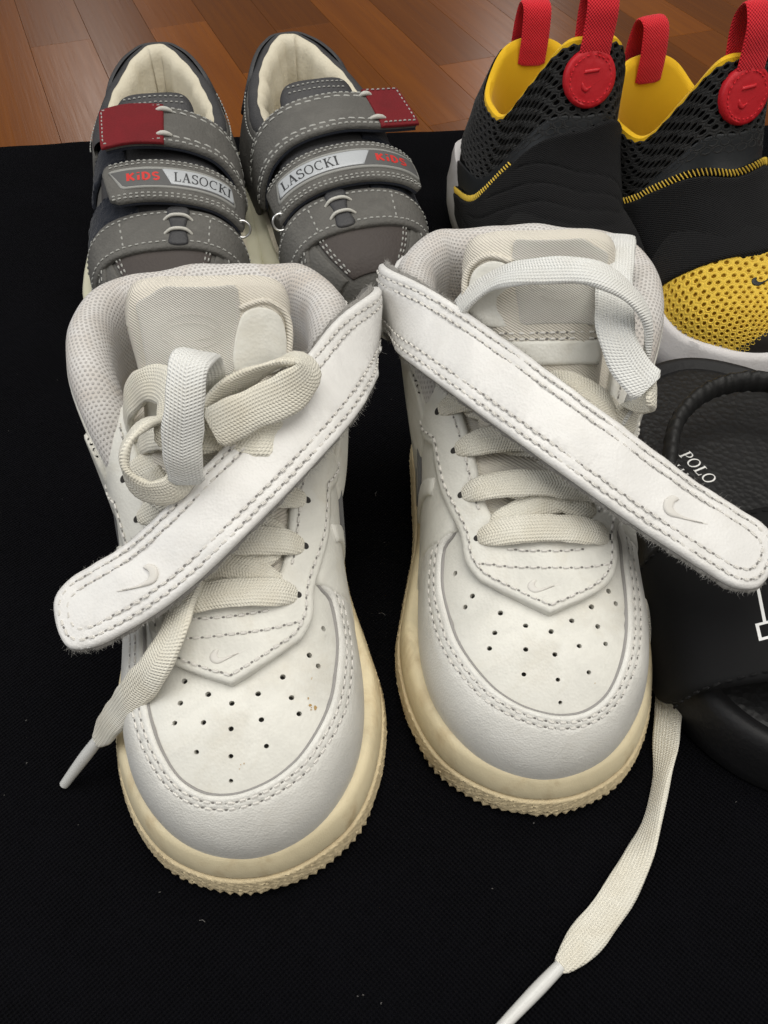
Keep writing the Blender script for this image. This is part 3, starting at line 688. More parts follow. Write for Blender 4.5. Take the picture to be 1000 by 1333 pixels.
def white_tongue(root, m, lean=0.0, flip=1):
    pts = [(0, 7.4, 6.75), (0, 8.4, 7.55), (lean*0.3, 9.3, 8.6), (lean*0.7, 10.0, 9.7), (lean, 10.6, 10.75)]
    ups = [(0, -0.7, 1), (0, -1, 0.9), (0, -1, 0.65), (0, -1, 0.55), (0, -1, 0.5)]
    S = Strip(pts, ups, crown=0.45, width=4.0); L = S.len
    lp = [(0, -1.55), (L*0.5, -1.75), (L-0.7, -1.95), (L-0.2, -1.75), (L-0.02, -1.2), (L, 0), (L-0.02, 1.2), (L-0.2, 1.75), (L-0.7, 1.95), (L*0.5, 1.75), (0, 1.55)]
    lp = np.vstack([curve(lp, 80)])
    t = patch('tongue', lp, S, M['tongue'], root, thick=0.42, r=0.75, res=0.22, bottom=True, drop=0.05, edge=0.05, relief=lambda a, b: 0.035*np.sin(a*2.6+b*1.3)+0.03*np.sin(b*3.1-a))
    f = flip
    # woven label and the piped corner panel beside it
    lb = [(L-2.35, f*1.35), (L-2.3, f*-0.5), (L-0.75, f*-0.75), (L-0.22, f*-0.68), (L-0.22, f*0.9), (L-0.6, f*1.5)]
    lab = patch('tongue_label', curve(densify(lb, 0.5), 60, closed=True), S, M['label'], t, thick=0.025, r=0.05, base=0.405, res=0.16, drop=0.2, relief=lambda a, b: 0.035*np.sin(a*2.6+b*1.3)+0.03*np.sin(b*3.1-a))
    for k, (ra, rb) in enumerate(((0.42, 0.42), (0.2, 0.34))):
        an = np.linspace(0, 2*np.pi, 40); ln = np.stack([L-1.25+ra*np.sin(an)*1.0, f*0.35+rb*1.6*np.cos(an)], 1)
        stitches(S, [ln], lab, M['label'], M['needle'], h=0.442, pitch=0.06, frac=1.3, rad=0.006, hole=False, name='faded_print')
    cn = [(L-2.3, f*-0.6), (L-2.2, f*-1.6), (L-1.0, f*-1.62), (L-0.72, f*-1.2), (L-0.85, f*-0.8)]
    pn = patch('corner_panel', curve(cn, 60, closed=True), S, M['white'], t, thick=0.07, r=0.05, base=0.37, res=0.2, drop=0.2)
    pip = curve([(L-2.2, f*-1.72), (L-0.95, f*-1.74), (L-0.6, f*-1.3), (L-0.75, f*-0.72)], 40)
    patch('piping', np.vstack([inset(pip, 0.07), inset(pip, -0.07)[::-1]]), S, M['tongue'], t, thick=0.11, r=0.07, base=0.36, res=0.12)
    rw = [np.stack([np.full(30, L-2.55-k*0.16), np.linspace(-1.3, 1.3, 30)], 1) for k in (0, 1)]
    stitches(S, rw, t, M['thread'], M['needle'], h=0.42, pitch=0.24)
    lip = [(L-3.4, -1.4), (L-2.75, -1.45), (L-2.75, 1.45), (L-3.4, 1.4)]
    patch('tongue_panel', lip, S, M['white'], t, thick=0.10, r=0.1, base=0.38, res=0.25)
    return S
def lace_bars(root, B, m, rows, name='lace'):
    """cross bars of the lacing and the diagonals below them"""
    q = B.q
    for k, (s0, b0, s1, b1, lift) in enumerate(rows):
        f = np.linspace(0, 1, 9); sb = np.stack([s0+(s1-s0)*f, b0+(b1-b0)*f], 1); P, N = B.map(*q(sb).T)
        h = 0.36+(lift-0.06)*np.sin(np.pi*f)**0.7; h[0] = 0.33; h[-1] = 0.33
        P = P+N*h[:, None]
        ribbon(name, P, N, 0.72 if lift > 0.2 else 0.70, 0.12, M['lace'], root, n=56, taper=([0, 0.06, 0.16, 0.3, 0.5, 0.7, 0.84, 0.94, 1], [0.42, 0.74, 0.95, 1.03, 0.96, 1.05, 0.95, 0.74, 0.42]), crown=0.02, roll=0.10, wav=0.02)
        if lift > 0.2:
            for j in (0, -1):
                c = q([(s0, b0*1.0), (s1, b1*1.0)])[j]; an = np.linspace(0, 2*np.pi, 14, endpoint=False)
                patch('eyelet', np.stack([c[0]+0.065*np.cos(an), c[1]+0.065*np.sin(an)], 1), B, M['shaded_lining'], root, thick=0.012, r=0.02, base=0.372, res=0.12, drop=0.0)
def strap(root, pts, ups, width, end_round, ring_m, side, sw=None, name='strap'):
    # the sewn end hugs the ankle behind
    R = Ring(ring_m); sd = ring_m*side; W = R.W
    a_ = np.array([W-7.2, W-6.0, W-4.8])*sd; b_ = np.array([5.0, 5.2, 5.4]); P0, N0 = R.map(a_, b_); P0 = P0+N0*0.3
    LP = np.vstack([P0, to_local(root, pts)]); LU = np.vstack([N0, dir_local(root, ups)])
    S = Strip(LP, LU, n=260, crown=0.06, width=width); L, w = S.len, width/2
    er = end_round
    tip = [(L-er*1.5, -w), (L-er*0.7, -w*0.96), (L-er*0.15, -w*0.72), (L, -w*0.1), (L-er*0.12, w*0.6), (L-er*0.6, w*0.93), (L-er*1.4, w)]
    tip = curve(tip, 26)
    lp = np.vstack([[(0, w), (0, -w)], tip]); lp = np.vstack([lp, [(0.0, w)]])[:-1]
    rel = lambda a, b: 0.022*np.sin(a*1.7+b)+0.014*np.sin(a*4.1-b*3)+0.008*np.sin(a*9+b*7)
    body = patch(name, lp, S, M['strap_leather'], root, thick=0.17, r=0.11, res=0.24, bottom=True, drop=0.0, edge=0.45, relief=rel,
                 grooves=[(np.stack([np.linspace(0.1, L-er*0.8, 150), np.full(150, sg*(w-o))], 1), 0.045) for sg in (-1, 1) for o in (0.20, 0.42)])
    sc = 1+0.03/w
    lf = densify(lp, 0.12); lf[:, 1] *= 1.045+0.02*np.sin(lf[:, 0]*9)+0.015*np.sin(lf[:, 0]*21+lf[:, 1]); lf[:, 0] = np.where(lf[:, 0] > L-er, lf[:, 0]+0.06, lf[:, 0])
    bk = patch('felt_backing', lf, S, M['felt'], body, thick=0.13, r=0.05, res=0.3, base=-0.15, drop=0.0, bottom=True)
    rows = []
    for o in (0.20, 0.42):
        sc = (w-o)/w; c = tip.copy(); c[:, 1] *= sc; c[:, 0] = c[:, 0]-o*np.clip((c[:, 0]-(L-er*1.5))/(er*1.5), 0, 1)
        rows.append(np.vstack([np.stack([np.linspace(0.05, L-er*1.5, 60)[:-1], np.full(59, -w+o)], 1), c, np.stack([np.linspace(L-er*1.4, 0.05, 60)[1:], np.full(59, w-o)], 1)]))
    stitches(S, rows, body, M['thread'], M['needle'], h=0.165, pitch=0.25, rad=0.034, zig=0.012)
    if sw: swoosh(S, L-sw[0], *sw[1:], body, 0.16, 0.06)
    e = np.vstack([np.stack([np.linspace(0.3, L-er*1.5, 120), np.full(120, sg*w*1.02)], 1) for sg in (-1, 1)]+[tip])
    P, N = S.map(e[:, 0], e[:, 1]); T, _ = S.map(e[:, 0], e[:, 1]*0.5); out = unit(P-T)
    fuzz('frayed_fibres', P-N*0.06, out*1.0-N*0.2, body, M['fibre'], 7000, 0.10, 0.0032)
    return S
def white_sneaker(label, loc, rz, m, lean, flip):
    root = thing('white_sneaker', label, 'sneaker', loc, rz, 'pair of white mid-top sneakers')
    white_base(root, m); B = white_upper(root, m); white_shaft(root, m); T = white_tongue(root, m, lean, flip)
    return root, B, T
def aglet(root, pts):
    tube('aglet', to_local(root, pts), [0.15, 0.165, 0.15, 0.13], M['aglet'], root, n=14, sides=10)
M['aglet'] = plain('plastic_aglet', (0.62, 0.62, 0.60), 0.3, 0.5)
M['foam'] = plain('exposed_foam', (0.42, 0.27, 0.08), 0.9, 0.2, 500, 0.8)
UPW = (0, -0.4, 0.92)

# --- the sneaker whose laces are tied in a bow
wl, BL, TL = white_sneaker('white leather mid-top sneaker with laces tied in a bow and strap open', (-3.05, 7.5, 0), 7.8, -1, 0.25, -1)
strap(wl, [(-0.25, 20.14, 7.9), (-0.79, 18.09, 8.4), (-1.46, 16.34, 8.5), (-3.44, 13.81, 7.8), (-5.45, 12.33, 6.6), (-7.57, 11.66, 5.6)],
      [(0.6, -0.35, 0.7), (0.3, -0.45, 0.85), (0.1, -0.45, 0.9), UPW, (-0.05, -0.36, 0.93), (-0.16, -0.42, 0.9)], 1.82, 0.9, -1, 1,
      sw=(2.75, 0.12, (1.0, -0.1), (0, -1.0), 1.45))
lace_bars(wl, BL, -1, [(5.0, -1.0, 5.9, 1.0, 0.12), (6.15, -1.1, 7.0, 1.05, 0.12), (7.2, 1.1, 7.95, -1.2, 0.12), (5.0, 1.0, 5.8, -1.0, 0.10),
                       (4.78, -1.28, 4.82, 1.3, 0.34), (5.95, -1.45, 5.92, 1.4, 0.36), (7.05, -1.5, 7.0, 1.5, 0.38), (8.1, -1.6, 8.0, 1.6, 0.40)])
def lw(pts, ups, w=0.85, mat='lace', root=wl, th=0.22, **k): return ribbon('lace', to_local(root, pts), dir_local(root, ups), w, th, M[mat], root, wav=0.04, roll=0.16, **k)
lw([(-4.58, 15.44, 8.0), (-4.1, 15.8, 9.4), (-4.02, 15.35, 10.5), (-4.12, 14.67, 10.8), (-4.22, 14.1, 10.2), (-4.38, 13.7, 9.2), (-4.4, 13.6, 8.3)], [(0, 1, 0.2), (0, 0.6, 0.8), (0, 0, 1), (0, -0.7, 0.7), (0, -1, 0.3), (0, -1, 0.3), (0, -1, 0.2)], 0.86, 'lace2')
lw([(-4.3, 15.0, 8.9), (-3.6, 15.6, 9.3), (-2.8, 15.95, 9.6), (-1.95, 16.2, 9.75), (-1.72, 15.95, 9.6), (-2.2, 15.45, 9.35), (-3.0, 15.05, 9.2), (-3.9, 14.6, 9.0)],
   [(0.2, 0.75, 0.5), (0.2, 0.75, 0.5), (0.2, 0.8, 0.5), (0.75, 0.5, 0.4), (0.85, -0.5, 0.3), (0.3, -0.8, 0.6), (0.2, -0.8, 0.62), (0.2, -0.8, 0.6)], 0.98)
lw([(-4.4, 15.1, 8.4), (-3.6, 15.0, 8.5), (-2.9, 14.9, 8.45), (-2.3, 15.1, 8.2)], [(0, -0.6, 0.8)]*4, 0.95)
lw([(-4.6, 14.9, 8.9), (-5.2, 14.6, 9.25), (-5.66, 14.1, 9.1), (-5.75, 13.75, 8.6), (-5.35, 13.5, 8.15), (-4.8, 13.6, 8.1), (-4.4, 14.0, 8.5)],
   [(-0.2, 0.3, 0.9), (-0.5, 0.2, 0.8), (-0.85, -0.3, 0.4), (-0.85, -0.5, 0.0), (-0.3, -0.9, -0.2), (0.3, -0.9, 0.1), (0.4, -0.7, 0.4)], 0.72)
lw([(-6.4, 16.4, 7.2), (-6.3, 16.3, 8.1), (-5.85, 16.1, 8.9), (-5.3, 15.8, 9.35), (-4.85, 15.3, 9.5), (-4.7, 14.7, 9.3), (-4.75, 14.2, 8.8)],
   [(-0.8, -0.4, 0.2), (-0.8, -0.4, 0.4), (-0.5, -0.4, 0.8), (-0.2, -0.5, 0.9), (-0.1, -0.8, 0.6), (-0.2, -0.95, 0.3), (-0.2, -0.95, 0.2)], 0.9)
lw([(-6.25, 16.1, 7.0), (-5.6, 15.6, 7.9), (-4.9, 15.1, 8.4), (-4.3, 14.8, 8.6)], [(-0.3, -0.6, 0.8)]*4, 0.85)
lw([(-5.6, 14.6, 7.6), (-5.3, 14.1, 7.5), (-4.9, 13.9, 7.3)], [(-0.4, -0.6, 0.7)]*3, 0.8)
lw([(-4.45, 13.56, 6.0), (-4.66, 12.48, 5.9), (-4.88, 11.38, 5.6), (-5.34, 10.79, 5.0), (-6.15, 10.61, 3.9), (-7.41, 10.66, 1.7)], [(-0.3, -0.6, 0.7), (-0.4, -0.6, 0.7), (-0.5, -0.6, 0.6), (-0.5, -0.6, 0.6), (-0.5, -0.6, 0.6), (-0.5, -0.6, 0.6)], 0.78,
   taper=([0, 0.4, 0.8, 0.95, 1], [1, 1.05, 0.95, 0.75, 0.4]))
aglet(wl, [(-7.35, 10.68, 1.8), (-7.95, 10.45, 1.0), (-8.55, 10.2, 0.18)])

# --- the sneaker with the lace pulled out
wr, BR, TR = white_sneaker('white leather mid-top sneaker with loose lace trailing onto the black cloth', (4.0, 9.45, 0), -0.5, 1, -0.1, 1)
strap(wr, [(-0.02, 21.23, 7.9), (0.72, 19.53, 8.4), (1.59, 18.38, 8.5), (4.13, 15.98, 8.0), (6.69, 14.39, 6.9), (9.33, 13.08, 5.8)],
      [(-0.65, -0.35, 0.7), (-0.3, -0.45, 0.85), (-0.12, -0.45, 0.9), UPW, (0.05, -0.36, 0.93), (0.16, -0.42, 0.9)], 1.88, 0.9, 1, -1,
      sw=(3.05, -0.2, (1.0, 0.1), (0, 1.0), 1.6))
lace_bars(wr, BR, 1, [(5.0, -1.0, 5.9, 1.0, 0.12), (6.15, -1.1, 5.35, 1.05, 0.12), (7.2, -1.1, 6.5, 1.2, 0.12), (8.0, -1.3, 7.3, 1.2, 0.12),
                      (4.78, -1.28, 4.85, 1.34, 0.34), (5.95, -1.52, 5.85, 1.3, 0.36), (7.1, -1.56, 6.95, 1.5, 0.38), (8.2, -1.75, 8.0, 1.6, 0.36)])
rw = lambda *a, **k: lw(*a, root=wr, **k)
rw([(1.75, 19.3, 8.2), (2.1, 19.1, 9.3), (2.75, 18.85, 10.1), (3.66, 18.3, 10.7), (4.85, 17.94, 10.9), (5.7, 17.75, 10.55), (6.3, 17.55, 9.9), (6.49, 17.4, 9.0), (6.4, 17.2, 8.0), (6.1, 16.9, 6.9)],
   [(-0.6, -0.3, 0.3), (-0.7, -0.2, 0.5), (-0.45, -0.2, 0.85), (-0.1, -0.3, 0.95), (0.2, -0.3, 0.92), (0.6, -0.2, 0.75), (0.9, -0.2, 0.35), (1, -0.2, 0), (1, -0.2, -0.1), (0.9, -0.3, 0)], 0.72, 'lace2', th=0.2)
rw([(6.3, 20.9, 7.4), (6.45, 21.3, 8.8), (6.4, 21.5, 9.6), (6.1, 20.6, 10.05), (5.85, 19.3, 9.95), (5.7, 18.3, 9.7), (5.68, 17.45, 9.4), (5.95, 16.9, 9.0), (6.42, 16.4, 8.7)],
   [(0, 1, 0), (0, 1, 0.2), (0, 0.6, 0.8), (0, -0.2, 1), (0, -0.4, 0.9), (0, -0.5, 0.85), (-0.1, -0.6, 0.8), (-0.3, -0.6, 0.75), (-0.35, -0.5, 0.8)], 0.92, 'lace2', th=0.17)
rw([(6.45, 16.4, 8.6), (6.6, 16.6, 8.2), (6.3, 16.9, 7.7), (6.15, 16.7, 7.0), (6.1, 16.4, 6.3)], [(0.5, -0.6, 0.6), (0.9, -0.2, 0.2), (0.4, -0.8, 0.3), (0.3, -0.9, 0.2), (0.5, -0.8, 0.2)], 0.72)
rw([(3.3, 17.9, 7.3), (4.0, 17.75, 7.75), (4.75, 17.35, 8.0), (5.4, 16.95, 7.85), (5.85, 16.7, 7.4), (5.9, 16.45, 6.6)], [(0, -0.3, 1), (0, -0.3, 1), (0.2, -0.3, 0.9), (0.6, -0.3, 0.7), (0.95, -0.3, 0.2), (1, -0.2, 0)], 0.75, th=0.24)
# the long free end lying on the cloth
rw([(7.3, 14.6, 2.4), (7.85, 13.6, 0.95), (8.1, 12.9, 0.5), (7.76, 11.5, 0.45), (7.4, 10.3, 0.42), (6.82, 8.94, 0.32), (5.76, 7.34, 0.16), (4.64, 6.18, 0.16), (4.07, 5.67, 0.17)],
   [(0.8, 0, 0.5), (0.6, -0.3, 0.6), (-0.5, -0.2, 0.8), (-0.35, -0.1, 0.92), (-0.8, 0, 0.55), (-0.75, 0.3, 0.6), (-0.1, 0, 1), (0, 0, 1), (0, 0, 1)], 0.74, th=0.18,
   taper=([0, 0.4, 0.85, 0.95, 1], [1, 1, 1.05, 1.0, 0.45]))
aglet(wr, [(4.12, 5.74, 0.17), (3.34, 5.08, 0.165), (2.5, 4.36, 0.16)])
def scuffs(root, B, spots):
    for s0, b0, r0, n in spots:
        c = B.q([(s0, b0)])[0]
        for k in range(n):
            o = c+RNG.normal(0, r0, 2); an = np.linspace(0, 2*np.pi, 9, endpoint=False); rr = RNG.uniform(0.25, 1.0, 9)*r0*RNG.uniform(0.3, 0.9)
            patch('scuff_mark', np.stack([o[0]+rr*np.cos(an), o[1]+rr*np.sin(an)], 1), B, M['scuff'], root, thick=0.006, r=0.02, base=0.072, res=0.1, drop=0.0)
scuffs(wl, BL, [(2.35, -1.62, 0.09, 5), (2.9, -1.6, 0.04, 4), (1.15, 0.0, 0.05, 3)]); scuffs(wr, BR, [(1.35, 1.2, 0.05, 4)])
# ------------------------------------------------------------------ lettering drawn as strokes
def arc(cx, cy, rx, ry, a0, a1, n=14):
    a = np.radians(np.linspace(a0, a1, n)); return [(cx+rx*math.cos(t), cy+ry*math.sin(t)) for t in a]
SER = {  # strokes: (points, width); serif capitals in a box of height 1
 'L': (0.66, [([(0.17, 0), (0.17, 1)], .15), ([(0.02, 0.97), (0.34, 0.97)], .06), ([(0.02, 0.03), (0.58, 0.03)], .06), ([(0.57, 0.0), (0.60, 0.28)], .06)]),
 'A': (0.80, [([(0.12, 0), (0.39, 1)], .07), ([(0.37, 1), (0.66, 0)], .15), ([(0.2, 0.33), (0.56, 0.33)], .06), ([(0.0, 0.03), (0.25, 0.03)], .06), ([(0.52, 0.03), (0.80, 0.03)], .06)]),
 'S': (0.60, [(arc(0.30, 0.75, 0.21, 0.22, 20, 265)+arc(0.30, 0.25, 0.23, 0.24, 85, -160), .12), ([(0.50, 0.98), (0.50, 0.74)], .05), ([(0.06, 0.26), (0.06, 0.02)], .05)]),
 'O': (0.84, [(arc(0.40, 0.5, 0.33, 0.47, 0, 360, 30), .12)]),
 'C': (0.78, [(arc(0.42, 0.5, 0.35, 0.47, 52, 308, 24), .12), ([(0.66, 0.98), (0.66, 0.68)], .05)]),
 'K': (0.80, [([(0.17, 0), (0.17, 1)], .15), ([(0.02, 0.97), (0.33, 0.97)], .06), ([(0.02, 0.03), (0.33, 0.03)], .06), ([(0.2, 0.42), (0.62, 0.96)], .07), ([(0.33, 0.58), (0.68, 0.03)], .14), ([(0.5, 0.97), (0.76, 0.97)], .06), ([(0.53, 0.03), (0.82, 0.03)], .06)]),
 'I': (0.38, [([(0.19, 0), (0.19, 1)], .15), ([(0.03, 0.97), (0.35, 0.97)], .06), ([(0.03, 0.03), (0.35, 0.03)], .06)]),
 'P': (0.68, [([(0.17, 0), (0.17, 1)], .15), ([(0.02, 0.97), (0.36, 0.97)], .06), ([(0.02, 0.03), (0.34, 0.03)], .06), ([(0.2, 0.95)]+arc(0.32, 0.71, 0.25, 0.25, 90, -90)+[(0.2, 0.46)], .10)])}
FAT = {
 'K': (0.80, [([(0.14, 0.05), (0.14, 0.95)], .24), ([(0.2, 0.45), (0.62, 0.92)], .22), ([(0.25, 0.5), (0.66, 0.06)], .23)]),
 'I': (0.36, [([(0.16, 0.05), (0.16, 0.62)], .23), ([(0.16, 0.84), (0.16, 0.97)], .24)]),
 'D': (0.78, [([(0.14, 0.05), (0.14, 0.95)], .22), ([(0.14, 0.9)]+arc(0.24, 0.5, 0.38, 0.40, 85, -85)+[(0.14, 0.1)], .21)]),
 'S': (0.70, [(arc(0.33, 0.70, 0.22, 0.20, 30, 265)+arc(0.33, 0.28, 0.23, 0.20, 85, -150), .20)])}
def lettering(S, text, a0, b0, H, mat, parent, h, font=SER, ax=(1, 0), up=(0, -1), gap=0.06, slant=0.0, name='lettering'):
    """print `text` on surface S; ax = reading direction, up = up direction in (a, b)"""
    V, F = [], []; x = 0.0; k = 0; ax = np.array(ax, float); up = np.array(up, float)
    for ch in text:
        w, st = font[ch]
        for pts, sw in st:
            P = np.array(pts, float); T = unit(np.gradient(P, axis=0)); Nn = np.stack([-T[:, 1], T[:, 0]], 1)
            if len(P) == 2: P = np.array([P[0]+(P[1]-P[0])*f for f in (0, .33, .67, 1)]); T = unit(np.gradient(P, axis=0)); Nn = np.stack([-T[:, 1], T[:, 0]], 1)
            sww = sw*(0.55+0.45*np.abs(T[:, 1:])) if font is SER and len(P) > 6 else sw
            L, R = P+Nn*sww/2, P-Nn*sww/2; o = len(V)
            for q in (L, R):
                q = q.copy(); q[:, 0] += slant*q[:, 1]
                ab = np.array([a0, b0])+((x+q[:, :1])*ax+q[:, 1:]*up)*H
                p, n = S.map(ab[:, 0], ab[:, 1]); V += list(p+n*(h+0.0025*(k % 6)))
            n = len(P)
            F += [(o+i, o+i+1, o+n+i+1, o+n+i) for i in range(n-1)]; k += 1
        x += w+gap
    put(name, mesh(name, V, F), mat, parent, smooth=False)
    return x*H
# ------------------------------------------------------------------ grey children's shoes with two straps
M['nubuck'] = leather('grey_nubuck', (0.118, 0.114, 0.106), 0.8, 900, 0.6, (0.19, 0.185, 0.17), 0.6, 0.2, 1.2, 0.2, 0.4)
M['nubuck_dark'] = leather('dark_leather', (0.042, 0.042, 0.045), 0.55, 1100, 0.4, (0.09, 0.085, 0.08), 0.3, 0.35, 0.3, 0.12)
M['brown'] = leather('brown_grey_leather', (0.062, 0.052, 0.048), 0.65, 900, 0.4, (0.10, 0.085, 0.075), 0.4, 0.3, 0.6, 0.12)
M['cream'] = leather('cream_lining', (0.62, 0.57, 0.45), 0.6, 900, 0.3, (0.45, 0.39, 0.28), 0.4, 0.3, 1.2, 0.06)
M['cream_sole'] = plain('cream_rubber', (0.60, 0.58, 0.44), 0.6, 0.3, 300, 0.2, 0, 0.08)
M['red_suede'] = leather('dark_red_leather', (0.155, 0.012, 0.016), 0.75, 1100, 0.35, (0.08, 0.01, 0.012), 0.4, 0.2, 0.2, 0.1)
M['grey_thread'] = plain('pale_thread', (0.36, 0.36, 0.34), 0.8, 0.2)
M['velcro'] = plain('velcro_loops', (0.018, 0.021, 0.030), 0.95, 0.1, 1500, 1.0, 0.15, 0.3)
M['silver'] = plain('silver_print', (0.42, 0.44, 0.46), 0.35, 0.6, 1400, 0.15)
M['badge_grey'] = plain('badge_rubber', (0.27, 0.27, 0.255), 0.55, 0.4, 900, 0.2)
M['badge_dark'] = plain('badge_dark', (0.10, 0.10, 0.10), 0.6, 0.3)
M['print_dark'] = plain('dark_print', (0.035, 0.037, 0.04), 0.5)
M['print_red'] = plain('red_print', (0.55, 0.03, 0.025), 0.5)
M['cord'] = plain('pale_cord', (0.50, 0.49, 0.45), 0.8, 0.2, 900, 0.5)
M['ring_metal'] = NT('metal_ring').m; M['ring_metal'].node_tree.nodes['Principled BSDF'].inputs['Metallic'].default_value = 1.0; M['ring_metal'].node_tree.nodes['Principled BSDF'].inputs['Roughness'].default_value = 0.3
GS = [(0.0, [(0, 1.25), (0, 1.35), (0, 1.45), (0, 1.52), (0, 1.57), (0, 1.6)]),
      (0.8, [(1.886, 1.25), (1.932, 1.8), (1.748, 2.4), (1.334, 2.8), (0.736, 3.02), (0.0, 3.1)]),
      (2.0, [(2.655, 1.25), (2.7, 2.0), (2.43, 2.8), (1.845, 3.35), (0.99, 3.65), (0.0, 3.73)]),
      (3.5, [(2.992, 1.3), (3.01, 2.2), (2.728, 3.15), (2.068, 3.85), (1.1, 4.22), (0.0, 4.32)]),
      (5.0, [(3.002, 1.3), (3.002, 2.4), (2.74, 3.5), (2.088, 4.3), (1.131, 4.72), (0.0, 4.84)]),
      (7.0, [(2.904, 1.35), (2.904, 2.6), (2.684, 3.9), (2.112, 4.8), (1.188, 5.25), (0.0, 5.36)]),
      (9.0, [(2.835, 1.35), (2.835, 2.7), (2.655, 4.1), (2.115, 5.1), (1.215, 5.6), (0.0, 5.7)]),
      (11.0, [(2.852, 1.4), (2.852, 2.8), (2.668, 4.2), (2.208, 5.1), (1.288, 5.7), (0.0, 5.8)]),
      (16.0, [(0, 1.4), (0, 2.6), (0, 4), (0, 4.8), (0, 5.3), (0, 5.5)])]
GO = [(0, 0.0, 0.0), (0.3, 1.55, 1.55), (1.0, 2.6, 2.6), (2.0, 3.3, 3.3), (3.2, 3.7, 3.7), (4.6, 3.8, 3.8), (6.5, 3.75, 3.75), (9, 3.55, 3.55), (12, 3.55, 3.55), (14.3, 3.25, 3.25), (15.6, 2.45, 2.45), (16.3, 1.25, 1.25), (16.6, 0.0, 0.0)]
GRT = [(2.6, 8.4, 4.9), (2.75, 9.6, 4.85), (2.6, 11.3, 5.0), (2.0, 13.3, 5.5), (1.05, 14.75, 6.05), (0.5, 15.1, 6.25), (0, 15.15, 6.28)]
GRB = [(3.15, 8.4, 1.3), (3.15, 9.8, 1.3), (3.15, 11.8, 1.3), (2.95, 13.8, 1.3), (2.2, 15.4, 1.3), (1.1, 16.1, 1.3), (0, 16.3, 1.3)]
def grey_strap(root, S, w, tip, thick, name, mat, pointed=0.35):
    L = S.len
    if tip > 0: lp = [(0, w), (0, -w), (L-pointed, -w), (L-0.08, -w*0.85), (L, -w*0.5), (L-pointed*0.2, w*0.7), (L-pointed*0.6, w)]
    else: lp = [(L, -w), (L, w), (pointed*0.9, w), (pointed*0.35, w*0.8), (0.0, -w*0.55), (0.08, -w*0.85), (0.25, -w)]
    st = patch(name, lp, S, mat, root, thick=thick, r=0.12, res=0.3, bottom=True, drop=0.0, edge=0.3, relief=lambda a, b: 0.02*np.sin(a*1.7)*np.sin(b*3+a))
    lf = np.array(lp)*[1, 1.0]; lf[:, 1] *= 1.03
    patch('felt_backing', lf, S, M['velcro'], st, thick=0.1, r=0.05, base=-0.11, res=0.4, bottom=True, drop=0.0)
    return st
